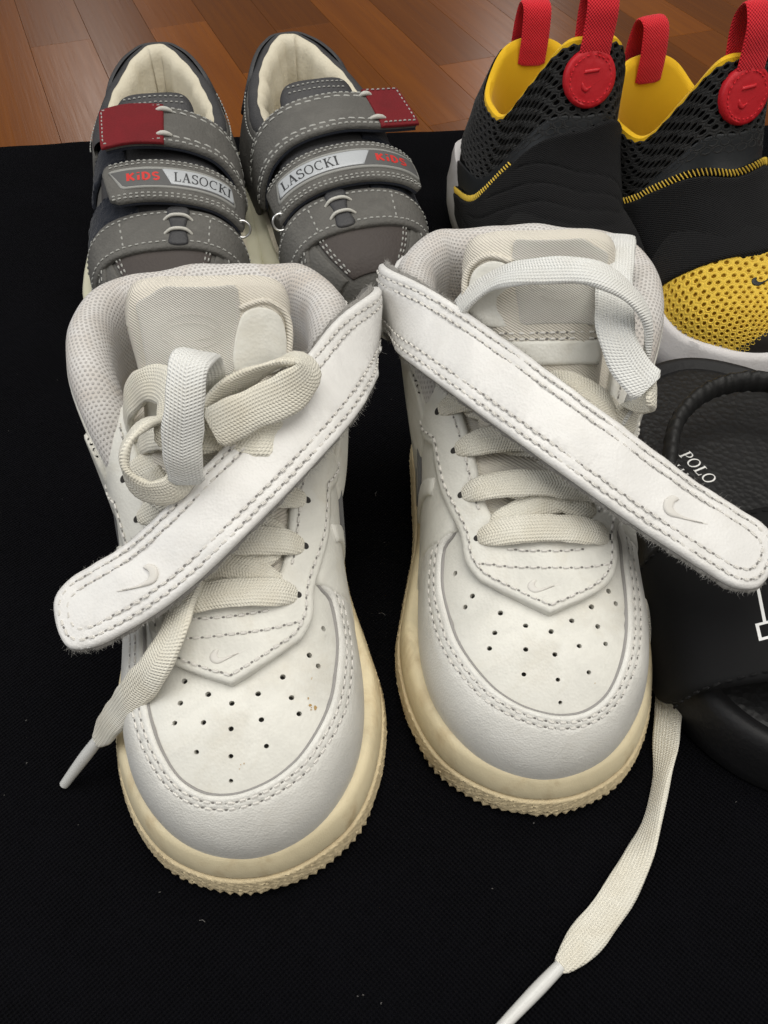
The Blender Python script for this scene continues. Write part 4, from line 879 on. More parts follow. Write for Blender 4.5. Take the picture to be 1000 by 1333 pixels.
def grey_shoe(label, loc, rz, m, lift):
    root = thing('strap_shoe', label, 'shoe', loc, rz, 'pair of grey strap shoes')
    O = outline(GO, 16.6, 260)
    sole_mesh('sole', O, [(-0.4, 0), (-0.1, 0), (0, 0.1), (0.03, 0.45), (-0.06, 0.52), (-0.06, 0.56), (0.02, 0.62), (0.03, 0.95), (0.0, 1.2), (-0.1, 1.34), (-0.3, 1.4), (-0.7, 1.4)], M['cream_sole'], root, m)
    B = Off(Body(GS, 16.0, m), 0.3); q = B.q
    a = np.linspace(0, 6*np.arccos(1-2*9.4/16), 50); b = np.linspace(-4.3, 4.3, 50)
    P, N = B.map(*np.meshgrid(a, b, indexing='ij')); gridmesh('upper', P, M['nubuck'], root)
    th, nd = M['grey_thread'], M['print_dark']
    # toe: brown middle panel, side overlays with looped stitching
    patch('toe_panel', q([(0.35, -1.6), (1.2, -1.75), (2.9, -1.75), (2.9, 1.75), (1.2, 1.75), (0.35, 1.6)]), B, M['brown'], root, thick=0.08, r=0.07, res=0.3)
    for sg in (-1, 1):
        tp = patch('toe_side', q([(0.4, sg*1.85), (2.8, sg*1.95), (3.0, sg*3.3), (2.4, sg*4.2), (0.4, sg*4.2)]), B, M['nubuck'], root, thick=0.09, r=0.08, res=0.3)
        stitches(B, [curve(q([(0.5, sg*1.35), (1.5, sg*1.5), (2.8, sg*1.5)]), 40), curve(q([(0.5, sg*1.55), (1.5, sg*1.65), (2.8, sg*1.65)]), 40)], tp, th, nd, h=0.085, pitch=0.26, hole=False)
        ov = curve(q([(0.9, sg*4.2), (1.3, sg*3.0), (2.0, sg*2.2), (2.9, sg*1.95), (3.7, sg*2.2), (3.8, sg*2.9), (3.1, sg*3.3), (2.4, sg*4.2)]), 70)
        o = patch('side_overlay', ov, B, M['nubuck'], root, thick=0.13, r=0.1, base=0.05, res=0.26)
        stitches(B, [inset(ov, 0.16*sg)[4:-4], inset(ov, 0.34*sg)[6:-6]], o, th, nd, h=0.19, pitch=0.27, hole=False)
    # band over the instep with two short cords
    bd = q([(2.15, -3.9), (1.95, -2.0), (1.85, 0), (1.95, 2.0), (2.15, 3.9), (3.3, 3.9), (3.55, 2.0), (3.55, 0), (3.55, -2.0), (3.3, -3.9)])
    band = patch('instep_band', curve(bd, 90, closed=True), B, M['nubuck'], root, thick=0.16, r=0.12, base=0.12, res=0.28)
    stitches(B, [curve(q([(2.3, -3.6), (2.12, 0), (2.3, 3.6)]), 60), curve(q([(3.25, -3.6), (3.35, 0), (3.25, 3.6)]), 60), q([(2.15, -1.5), (3.3, -1.5)]), q([(2.15, 1.2), (3.3, 1.2)])], band, th, nd, h=0.28, pitch=0.26, hole=False)
    cb = -0.55
    lp = curve(q([(2.0, cb-0.28), (2.7, cb-0.22), (3.55, cb-0.3), (3.55, cb+0.3), (2.7, cb+0.22), (2.0, cb+0.28)]), 40, closed=True)
    patch('cord_loop', lp, B, M['nubuck_dark'], band, thick=0.12, r=0.1, base=0.24, res=0.2)
    for s0 in (2.5, 3.1):
        p = q([(s0-0.06, cb-0.42), (s0+0.03, cb-0.22), (s0+0.05, cb), (s0+0.03, cb+0.22), (s0-0.06, cb+0.42)]); P, N = B.map(p[:, 0], p[:, 1]); P = P+N*np.array([0.26, 0.40, 0.43, 0.40, 0.26])[:, None]
        tube('cord', P, [0.05, 0.07, 0.07, 0.07, 0.05], M['cord'], band, n=18)
    # tongue under the straps, its stitched top edge
    patch('tongue', q([(3.4, -2.0), (9.3, -2.1), (9.3, 2.1), (3.4, 2.0)]), B, M['nubuck_dark'], root, thick=0.12, r=0.2, base=0.0, res=0.35)
    S = Strip([(0, 8.3, 5.6), (0, 9.1, 6.0), (0.0, 9.8, 6.45)], [(0, -0.4, 1), (0, -0.6, 0.9), (0, -0.8, 0.8)], crown=0.45, width=4.0)
    L = S.len; lp = curve([(0, -1.5), (L-0.5, -1.55), (L-0.06, -1.2), (L, 0), (L-0.06, 1.2), (L-0.5, 1.55), (0, 1.5)], 60)
    tt = patch('tongue_top', lp, S, M['nubuck_dark'], root, thick=0.3, r=0.25, res=0.25, bottom=True, drop=0.05, edge=0.2)
    stitches(S, [np.stack([np.full(30, L-o), np.linspace(-1.2, 1.2, 30)], 1) for o in (0.28, 0.55)], tt, th, nd, h=0.31, pitch=0.2, hole=False, rad=0.028)
    # heel and collar
    R = Ring(m, GRT, GRB, 4.6, 0.2); W = R.W
    hp = patch('heel_quarter', [(-W, 0), (W, 0), (W, 4.2), (W-0.6, 4.6), (-W+0.6, 4.6), (-W, 4.2)], R, M['nubuck'], root, thick=0.14, r=0.12, res=0.4)
    tb = patch('heel_tab', curve([(-3.4, 2.8), (-3.2, 4.75), (0, 4.78), (3.2, 4.75), (3.4, 2.8), (0, 2.4)], 60, closed=True), R, M['nubuck_dark'], root, thick=0.14, r=0.12, base=0.12, res=0.3)
    stitches(R, [curve([(sg*3.2, 2.9), (sg*3.0, 4.5)], 20) for sg in (-1, 1)]+[np.stack([np.linspace(-W+0.5, -3.6, 40), np.full(40, 4.2)], 1), np.stack([np.linspace(3.6, W-0.5, 40), np.full(40, 4.2)], 1)], hp, th, nd, h=0.2, pitch=0.24, hole=False)
    n = 90; aa = np.linspace(-W+0.05, W-0.05, n); T, N = R.map(aa, np.full(n, 4.6)); inn = unit(-N*np.array([1, 1, 0]))
    dk = curve([(0.10, -0.6), (-0.12, -0.2), (-0.08, 0.12), (0.12, 0.30), (0.36, 0.34)], 12)
    pr = curve([(0.34, 0.33), (0.58, 0.26), (0.75, 0.02), (0.82, -0.5), (0.9, -1.4), (0.75, -2.6), (0.4, -4.0)], 26)
    wr_ = 1+0.08*np.sin(aa*2.7)+0.05*np.sin(aa*6.1)
    for nm, pf, mt in (('collar_edge', dk, 'nubuck_dark'), ('collar_lining', pr, 'cream')):
        P = T[:, None]+inn[:, None]*(pf[None, :, :1]*wr_[:, None, None]); P[..., 2] += pf[None, :, 1]
        gridmesh(nm, P, M[mt], root)
    O2 = outline(GO, 16.6, 60)*0.84+[0, 1.3]
    put('insole', mesh('insole', np.c_[O2[:, 0]*m, O2[:, 1], np.full(60, 1.75)], [tuple(range(60))]), M['cream'], root, smooth=False)
    # velcro pads on the outer side
    for s0, s1, b0, b1 in ((3.5, 4.9, 0.6, 3.6), (6.3, 8.1, 0.9, 3.0)):
        pd = patch('velcro_pad', q([(s0, b0), (s1, b0), (s1, b1), (s0, b1)]), B, M['velcro'], root, thick=0.12, r=0.06, base=0.1, res=0.11, relief=lambda a, b: 0.022*RNG.normal(size=a.shape))
        stitches(B, [q([(s0+0.1, b0+0.1), (s0+0.1, b1-0.1)])], pd, M['velcro'], nd, h=0.23, hole=False)
    # straps, always laid left to right as one looks from the toe
    side = m
    def path(sl, sr, hl, hm, hr, bl=-3.3, br=3.3):
        f = np.linspace(0, 1, 9); s_ = sl+(sr-sl)*f; b_ = bl+(br-bl)*f; p = q(np.stack([s_, b_*m], 1)); P, N = B.map(p[:, 0], p[:, 1])
        h = np.interp(f, [0, 0.5, 1], [hl, hm, hr]); return P+N*h[:, None], N
    free = lift
    P, N = path(7.3, 7.3, 0.3 if m > 0 else free, 0.55, free if m > 0 else 0.3, -3.4 if m > 0 else -1.25, 1.7 if m > 0 else 3.5)
    if m > 0:
        t = unit((P[-1]-P[-2])); P = np.vstack([P[:-1], P[-2]+t*0.8+[0.1, 0.1, 0.2], P[-2]+t*1.7+[0.4, 0.25, 0.45]]); N = np.vstack([N[:-1], N[-2:-1], N[-2:-1]])
    S1 = Strip(P, N, crown=0.05, width=2.3); L = S1.len; w = 1.15
    st1 = grey_strap(root, S1, w, side, 0.2, 'strap', M['nubuck'], 0.12)
    for o, z in ((0.16, 0.0), (0.40, 0.025)):
        stitches(S1, [np.stack([np.linspace(0.2, L-0.2, 90), np.full(90, sg*(w-o))], 1) for sg in (-1, 1)], st1, th, nd, h=0.2, pitch=0.26 if z == 0 else 0.42, frac=0.8, hole=False, zig=z, rad=0.04)
    r0, r1 = ((L-1.75, L+0.02) if m > 0 else (-0.02, 2.5))
    rt = patch('red_tab', [(r0, -w*1.04), (r1, -w*1.04), (r1, w*1.04), (r0, w*1.04)], S1, M['red_suede'], st1, thick=0.09, r=0.07, base=0.19, res=0.25)
    e = r1-0.14 if m > 0 else r0+0.14
    stitches(S1, [np.array([(r0+0.1, -w+0.12), (r1-0.1, -w+0.12)]), np.array([(r0+0.1, w-0.12), (r1-0.1, w-0.12)]), np.array([(e, -w+0.2), (e, w-0.2)])], rt, th, nd, h=0.29, pitch=0.22, hole=False, rad=0.03)
    for sg in (-1, 1):
        x = r0 if m > 0 else r1; p, n_ = S1.map(np.array([x-0.3, x-0.1, x+0.1, x+0.3]), np.full(4, sg*(w-0.4))); tube('thread_bar', p+n_*np.array([0.2, 0.31, 0.31, 0.24])[:, None], [0.06, 0.1, 0.1, 0.06], M['cord'], rt, n=12)
    P, N = path(4.55, 4.55, 0.35 if m > 0 else 0.85, 0.5, 0.6 if m > 0 else 0.35, -2.6 if m > 0 else -1.35, 2.4 if m > 0 else 2.75)
    S2 = Strip(P, N, crown=0.04, width=2.0); L = S2.len; w = 1.02
    st2 = grey_strap(root, S2, w, side, 0.2, 'strap', M['nubuck'], 0.6)
    p0, p1 = (0.55, L-0.3) if m > 0 else (0.3, L-0.75)
    sl = 0.28
    pl = [(p0+sl, -0.52), (p1-sl*0.4, -0.52), (p1, 0.0), (p1, 0.50), (p0, 0.50), (p0, 0.36)] if m > 0 else [(p0, -0.52), (p1-sl, -0.52), (p1, 0.36), (p1, 0.52), (p0+0.55, 0.52), (p0+0.42, 0.44)]
    bd = patch('name_plate', pl, S2, M['badge_grey'], st2, thick=0.08, r=0.06, base=0.19, res=0.25)
    c = np.array(pl); ctr = c.mean(0); inn_ = ctr+(c-ctr)*np.array([0.955, 0.78])
    patch('plate_inset', inn_, S2, M['badge_dark'], bd, thick=0.02, r=0.03, base=0.262, res=0.25)
    i0, i1 = inn_[:, 0].min(), inn_[:, 0].max(); W_ = i1-i0
    if m > 0:
        sv = [(i0+0.22, -0.36), (i0+W_*0.66, -0.36), (i0+W_*0.60, 0.36), (i0+0.05, 0.36)]; tx, kx = i0+0.3, i0+W_*0.69
    else:
        sv = [(i0+W_*0.40, -0.37), (i1-0.18, -0.37), (i1-0.02, 0.36), (i0+W_*0.47, 0.36)]; tx, kx = i0+W_*0.49, i0+W_*0.12
    patch('silver_field', sv, S2, M['silver'], bd, thick=0.02, r=0.02, base=0.278, res=0.25)
    hgt = 0.46; wt = sum(SER[k][0]+0.06 for k in 'LASOCKI')*hgt; av = W_*(0.53 if m > 0 else 0.47)
    lettering(S2, 'LASOCKI', tx, hgt/2, hgt, M['print_dark'], bd, 0.302, SER, ax=(min(1.0, av/wt)*1.0, 0))
    kh = 0.42; kt = sum(FAT[k][0]+0.05 for k in 'KIDS')*kh; kw = W_*0.27
    lettering(S2, 'KIDS', kx, kh/2, kh, M['print_red'], bd, 0.287, FAT, ax=(min(1.15, kw/kt), 0), gap=0.05)
    stitches(S2, [np.stack([np.linspace(0.3, L-0.3, 90), np.full(90, sg*(w-o))], 1) for sg in (-1, 1) for o in (0.13, 0.28)], st2, th, nd, h=0.2, pitch=0.22, hole=False, rad=0.032)
    # metal ring that turns the lower strap back
    p, n_ = S2.map(np.array([0.1 if m > 0 else L-0.1]), np.array([0.95])); c = p[0]+n_[0]*0.1
    an = np.linspace(0, 2*np.pi, 16, endpoint=False); tube('buckle_ring', c+np.stack([0.32*np.cos(an), 0.1*np.sin(an), 0.32*np.sin(an)], 1), 0.05, M['ring_metal'], root, n=30, closed=True)
    return root
grey_shoe('grey strap shoe with dark red tab folded over its velcro, name plate starting KIDS', (-8.3, 28.2, 0), 8.5, -1, 1.0)
grey_shoe('grey strap shoe with dark red strap tab sticking out free, name plate ending KIDS', (-0.2, 29.9, 0), 17.0, 1, 0.8)
# ------------------------------------------------------------------ black and yellow sock sneakers with red pull tabs
M['black_knit'] = plain('black_mesh', (0.017, 0.017, 0.017), 0.75, 0.3, 900, 0.4, 0.08)
M['black_base'] = plain('black_underlay', (0.004, 0.004, 0.0045), 0.9, 0.1)
M['film'] = plain('black_film', (0.010, 0.012, 0.014), 0.5, 0.4, 700, 0.15)
M['strapcloth'] = weave('black_elastic', (0.0055, 0.0055, 0.0062), 70, 0.9, 0.9, 0.25, 0.03, False)
M['yellow_knit'] = plain('yellow_mesh', (0.66, 0.45, 0.055), 0.75, 0.25, 900, 0.4, 0.1, 0.08)
M['yellow_base'] = plain('yellow_underlay', (0.22, 0.12, 0.008), 0.9, 0.1)
M['yellow'] = weave('yellow_lining', (0.80, 0.48, 0.012), 110, 0.25, 0.7, 0.06, 0.1)
M['red_web'] = weave('red_webbing', (0.62, 0.015, 0.026), 55, 0.9, 0.75, 0.1, 0.1, False)
M['red_rubber'] = plain('red_rubber', (0.50, 0.010, 0.018), 0.5, 0.4, 900, 0.15)
M['grey_foam'] = leather('white_foam', (0.64, 0.62, 0.62), 0.6, 1300, 0.2, (0.36, 0.33, 0.31), 0.5, 0.3, 0.0, 0.06)
M['rand'] = plain('dark_rand', (0.018, 0.015, 0.013), 0.6, 0.3, 700, 0.3)
YS = [(0.0, [(0, 1.5), (0, 1.6), (0, 1.7), (0, 1.78), (0, 1.83), (0, 1.85)]),
      (0.8, [(1.9, 1.5), (1.95, 2.0), (1.75, 2.6), (1.3, 3.05), (0.7, 3.28), (0, 3.35)]),
      (2.0, [(2.75, 1.5), (2.8, 2.2), (2.55, 3.0), (1.9, 3.6), (1.0, 3.92), (0, 4.0)]),
      (3.5, [(3.0, 1.5), (3.0, 2.35), (2.7, 3.4), (2.1, 4.2), (1.15, 4.75), (0, 4.9)]),
      (5.0, [(2.75, 1.5), (2.65, 2.6), (2.35, 3.75), (1.85, 4.7), (1.05, 5.35), (0, 5.6)]),
      (6.2, [(2.4, 1.5), (2.3, 2.9), (2.1, 4.3), (1.7, 5.3), (1.0, 5.9), (0, 6.1)]),
      (8.0, [(2.2, 1.5), (2.1, 3.0), (1.9, 4.4), (1.6, 5.3), (0.9, 5.9), (0, 6.0)]),
      (14.0, [(0, 1.5), (0, 2.8), (0, 4.2), (0, 5), (0, 5.5), (0, 5.7)])]
YO = [(0, 0, 0), (0.3, 1.35, 1.35), (1.0, 2.3, 2.3), (2.0, 2.95, 2.95), (3.2, 3.25, 3.25), (5, 3.2, 3.2), (7, 3.0, 3.0), (9.5, 2.95, 2.95), (12, 2.9, 2.9), (13.4, 2.3, 2.3), (14.2, 1.2, 1.2), (14.5, 0, 0)]
class Sock(Surf):
    """ankle sleeve: a = 2.6*angle from the front, b = 0..8 from the sole to the collar"""
    LV = [(2.9, 3.0, 14.0, 4.2, 1.6, 1.6), (5.2, 2.9, 13.5, 6.1, 3.4, 3.8), (6.0, 2.5, 12.4, 8.2, 5.0, 6.2), (6.45, 2.32, 11.3, 10.1, 6.8, 8.5)]
    def __init__(self, m, sx=0.0, sk=0.0): self.m = m; self.sx = sx; self.sk = sk
    def pos(self, a, b):
        a, b = np.broadcast_arrays(np.asarray(a, float), np.asarray(b, float)); sh = a.shape; t = a.ravel()/2.6; f = b.ravel()/8
        lv = herm([0, 0.36, 0.7, 1.0], np.array(self.LV), f)
        yf, hw, yb, zf, zs, zb = lv.T
        c, s = np.cos(t), np.sin(t); an = np.abs((t+np.pi) % (2*np.pi)-np.pi)
        wf = herm(np.radians([0, 26, 45, 68, 95, 180]), [1, 0.97, 0.62, 0.12, 0, 0], an); wb = herm(np.radians([0, 95, 125, 152, 180]), [0, 0, 0.35, 0.9, 1.0], an)
        x = hw*np.sign(s)*np.abs(s)**0.85; y = (yf+yb)/2-(yb-yf)/2*np.sign(c)*np.abs(c)**0.9
        z = zs+(zf-zs)*wf+(zb-zs)*wb
        x = x*self.m+self.sx*np.clip((z-4)/6, 0, 2)+self.sk*np.clip((y-7)/4.5, 0, 1.2)*np.clip((z-2)/4, 0, 1)
        return np.stack([x, y, z], 1).reshape(sh+(3,))
    def map(self, a, b):
        P, N = Surf.map(self, a, b); c = P-np.array([0, 9.0, 0]); c[..., 2] = 0
        sg = np.sign(np.sum(N*c, -1, keepdims=True)); sg[sg == 0] = 1
        return P, N*sg
def pull_loop(root, pts, w, S=None):
    ribbon('pull_loop', pts, [(0, -1, 0.1), (0, -1, 0.2), (0, -0.6, 0.8), (0, 0.6, 0.8), (0, 1, 0.2), (0, 1, 0)], w, 0.13, M['red_web'], root, n=60)
def yellow_shoe(label, loc, rz, m, crossed, sx, sk):
    root = thing('sock_sneaker', label, 'sneaker', loc, rz, 'pair of black and yellow sock sneakers')
    O = outline(YO, 14.5, 260)
    prof = [(-0.5, 0.12), (-0.12, 0.12), (0.02, 0.22), (0.14, 0.45), (0.26, 0.8), (0.24, 1.15), (0.12, 1.4), (0.10, 1.55), (0.0, 1.68), (-0.25, 1.72), (-0.7, 1.7)]
    def zf(y, z):
        k = np.interp(y, [0, 2, 5, 8.5, 10.5, 12.5, 14.5], [0.25, 0.45, 0.95, 1.2, 1.7, 2.0, 1.6]); return z+k*np.clip((z-0.5)/1.2, 0, 1)**1.2+0.05*np.sin(y*2.2)*(z > 0.6)
    sole_mesh('midsole', O, prof, M['grey_foam'], root, m, zf=zf, disp=lambda A, k, z: 0.12*np.interp(k, [0, 3, 5, 10], [0, 0, 1, 0.6])*np.clip((np.abs(A-A.max()/2)*-1+8)/5, 0, 1))
    n = len(O); T = unit(np.roll(O, -1, 0)-np.roll(O, 1, 0)); Nn = np.stack([T[:, 1], -T[:, 0]], 1)
    for k in range(0, n, 13):
        a, b = O[k], O[(k+7) % n]; V = []
        for z, o in ((0.0, -0.10), (0.30, 0.08)):
            for p, q in ((k, o), ((k+7) % n, o), ((k+7) % n, o-0.7), (k, o-0.7)): V.append((m*(O[p, 0]+Nn[p, 0]*q), O[p, 1]+Nn[p, 1]*q, z))
        put('tread_lug', mesh('tread_lug', V, [(0, 1, 5, 4), (1, 2, 6, 5), (2, 3, 7, 6), (3, 0, 4, 7), (4, 5, 6, 7), (3, 2, 1, 0)]), M['grey_foam'], root, smooth=False)
    B = Off(Body(YS, 14.0, m), 0.25); q = B.q
    a = np.linspace(0, 6*np.arccos(1-2*7.0/14), 46); b = np.linspace(-4.3, 4.3, 46)
    P, N = B.map(*np.meshgrid(a, b, indexing='ij')); gridmesh('upper', P, M['black_knit'], root)
    # toe: dark rand, yellow open mesh over its underlay
    rim = q([(0.62, -4.3), (0.62, -2.5), (0.6, 0), (0.62, 2.5), (0.62, 4.3)])
    patch('toe_rand', np.vstack([curve(q([(0.9, -4.3), (0.5, -3.4), (0.32, -2.2), (0.30, 0), (0.32, 2.2), (0.5, 3.4), (0.9, 4.3)]), 50), q([(0, 4.3), (0, 0), (0, -4.3)])]), B, M['rand'], root, thick=0.12, r=0.08, res=0.3, rim=curve(q([(0.9, -4.3), (0.5, -3.4), (0.32, -2.2), (0.30, 0), (0.32, 2.2), (0.5, 3.4), (0.9, 4.3)]), 50))
    tp = q([(0.2, -4.2), (4.3, -4.2), (3.1, 0), (4.3, 4.2), (0.2, 4.2)])
    ul = patch('toe_underlay', tp, B, M['yellow_base'], root, thick=0.03, r=0.03, res=0.35)
    hexnet('toe_mesh', q([(0.26, -4.1), (4.2, -4.1), (3.0, 0), (4.2, 4.1), (0.26, 4.1)]), B, M['yellow_knit'], root, cell=0.35, hole=0.5, h=0.10, depth=0.08, squash=0.92)
    sw = np.array(SWOOSH)*1.3; a0 = q([(1.75, 0.0)])[0]
    L = curve(np.stack([a0[0]-sw[:, 1]+0.15, a0[1]+m*0+(sw[:, 0]-0.45)*m], 1), 44, closed=True)
    patch('swoosh', L, B, M['film'], root, thick=0.03, r=0.03, base=0.13, res=0.12)
    # sleeve
    S = Sock(m, sx, sk); A = 2.6*math.pi
    aa = np.linspace(-A, A, 130); bb = np.linspace(0, 8.0, 40); P, N = S.map(*np.meshgrid(aa, bb, indexing='ij')); P[0] = P[-1] = (P[0]+P[-1])/2
    gridmesh('sleeve', P, M['black_base'], root)
    hexnet('sleeve_mesh', [(-A, 4.3), (A, 4.3), (A, 8.02), (-A, 8.02)], S, M['black_knit'], root, cell=0.42, hole=0.55, h=0.09, depth=0.08, squash=1.0)
    # smooth film saddle below the mesh
    fl_ = [(-6.0, 1.0), (6.0, 1.0), (5.0, 3.4), (3.0, 4.4), (1.2, 4.9), (-1.2, 4.9), (-3.0, 4.4), (-5.0, 3.4)]
    patch('film_saddle', curve(fl_, 70, closed=True), S, M['film'], root, thick=0.05, r=0.1, base=0.06, res=0.4)
    # yellow lining seen in the collar
    T, N = S.map(aa, np.full(130, 8.0)); inn = unit(-N*[1, 1, 0]); pf = curve([(-0.06, -0.12), (-0.02, 0.06), (0.12, 0.12), (0.24, 0.04), (0.32, -0.3), (0.42, -1.2), (0.42, -2.4), (0.3, -4.0)], 26)
    P = T[:, None]+inn[:, None]*pf[None, :, :1]; P[..., 2] += pf[None, :, 1]; gridmesh('collar_lining', P, M['yellow'], root, closed_u=True)
    # broad elastic strap over the instep
    if crossed:
        lp = [(2.4, -4.3), (3.0, -2.8), (4.6, -1.2), (5.9, 0.6), (6.3, 1.8), (6.1, 2.4), (4.6, 3.1), (2.9, 3.8), (2.2, 4.2), (2.1, 2.0), (2.1, -2.0)]
        lp = [(s_, b_*m) for s_, b_ in lp]
        gr = []
        for k in range(4):
            g = q([(4.9-k*0.62+0.2, m*(-0.9-k*0.55)), (4.2-k*0.55+0.2, m*(0.6-k*0.3)), (3.3-k*0.4, m*(2.2-k*0.15))]); gr.append((curve(g, 40), 0.09))
        st = patch('elastic_strap', q([(2.2, -4.2), (2.1, -2), (2.1, 2), (2.2, 4.2), (4.8, 4.2), (4.8, 2), (4.8, 0), (4.8, -2), (4.8, -4.2)]), B, M['strapcloth'], root, thick=0.1, r=0.1, base=0.1, res=0.3)
        upl = curve([(-5.4, 0.8), (-4.2, 2.0), (-2.8, 3.0), (-1.2, 3.9), (0.6, 4.6), (2.2, 5.0), (3.2, 5.0), (3.9, 4.6)], 80)
        gr = [(curve([(-1.6-0.9*k, 3.1-0.62*k), (0.2-0.55*k, 2.4-0.55*k), (2.6-0.3*k, 1.0-0.35*k)], 40), 0.085) for k in range(4)]
        patch('strap_wing', np.vstack([upl, [(4.6, 1.5), (4.9, -0.6), (-5.4, -0.6)]]), S, M['strapcloth'], st, thick=0.2, r=0.1, base=0.14, res=0.16, grooves=gr)
        ln = upl[4:34]+[0, 0.16]
    else:
        lo_ = curve(q([(4.1, -4.3), (3.7, -3.2), (3.0, -1.8), (2.65, 0), (3.0, 1.8), (3.7, 3.2), (4.1, 4.3)]), 50)
        st = patch('elastic_strap', np.vstack([lo_, q([(4.9, 4.3), (4.9, 2), (4.9, 0), (4.9, -2), (4.9, -4.3)])]), B, M['strapcloth'], root, thick=0.14, r=0.1, base=0.12, res=0.28)
        upl = curve([(-5.2, 4.9), (-4.0, 4.5), (-2.2, 3.65), (0, 3.05), (2.2, 3.65), (4.0, 4.5), (5.2, 4.9)], 80)
        patch('strap_wing', np.vstack([upl, [(5.2, 0.0), (2.5, 0.0), (0, 0.0), (-2.5, 0.0), (-5.2, 0.0)]]), S, M['strapcloth'], st, thick=0.2, r=0.1, base=0.12, res=0.3)
        ln = upl+[0, 0.2]
    ES = S
    ed = patch('yellow_edge', np.vstack([inset(ln, 0.17), inset(ln, -0.17)[::-1]]), ES, M['black_base'], root, thick=0.10, r=0.05, base=0.12, res=0.2)
    stitches(ES, [ln], ed, M['yellow_knit'], M['needle'], h=0.23, pitch=0.15, frac=0.9, rad=0.055, zig=0.17, hole=False)
    # round rubber badge and the loops
    an = np.linspace(0, 2*np.pi, 48, endpoint=False); R0 = 0.98; bc = 6.55
    # the disc is laid on a plane at the tongue's front
    c, nn = S.map(np.array([0.0]), np.array([bc])); nn = unit(nn[0]*[0.3, 1, 1])
    up = unit(np.array([0, 0, 1.0])-nn*nn[2]); D = Strip([c[0]+nn*0.1-up*1.5, c[0]+nn*0.1, c[0]+nn*0.1+up*1.5], [nn, nn, nn], crown=0.06, width=2.0)
    bd = patch('badge', np.stack([1.5+R0*1.05*np.cos(an), R0*np.sin(an)], 1), D, M['red_rubber'], root, thick=0.22, r=0.14, res=0.18, bottom=True, drop=0.1, edge=0.3,
               relief=lambda a, b: -0.05*np.exp(-((np.hypot((a-1.5)/1.05, b)-0.76)/0.05)**2))
    stitches(D, [np.stack([1.5+0.76*1.05*np.cos(an), 0.76*np.sin(an)], 1)], bd, M['red_web'], M['red_rubber'], h=0.19, pitch=0.17, rad=0.03, hole=False)
    sd = 1 if D.B[0, 0] > 0 else -1
    patch('badge_mark', [(1.68, -0.3*sd), (1.72, 0.26*sd), (1.86, 0.30*sd), (1.82, -0.26*sd)], D, M['red_rubber'], bd, thick=0.07, r=0.05, base=0.2, res=0.12)
    patch('badge_mark', curve([(1.42, -0.32*sd), (1.22, -0.14*sd), (1.30, 0.05*sd), (1.50, 0.42*sd), (1.36, 0.12*sd), (1.06, -0.16*sd), (1.20, -0.34*sd)], 40, closed=True), D, M['red_rubber'], bd, thick=0.07, r=0.05, base=0.2, res=0.1)
    x = sx
    k = lambda *P: [(x*f+sk*max(0, (y-7)/4.5), y, z) for f, y, z in P]
    pull_loop(root, k((0.85, 6.15, 9.1), (1.0, 6.2, 10.3), (1.1, 6.35, 11.35), (1.1, 6.75, 11.8), (1.1, 7.1, 11.3), (1.0, 6.95, 9.9)), 1.15)
    pull_loop(root, k((0.6, 10.85, 7.6), (0.7, 10.9, 9.0), (0.75, 11.1, 9.75), (0.75, 11.45, 9.85), (0.7, 11.65, 9.2), (0.6, 11.7, 7.6)), 1.15)
    return root
yellow_shoe('black sneaker with diagonal ribbed strap, yellow lining and red pull tabs', (8.0, 27.3, 0), 9.0, 1, True, 0.6, -0.7)
yellow_shoe('black sneaker with flat strap, yellow mesh toe and red pull tabs', (14.65, 26.2, 0), 18.0, -1, False, 0.1, -1.0)
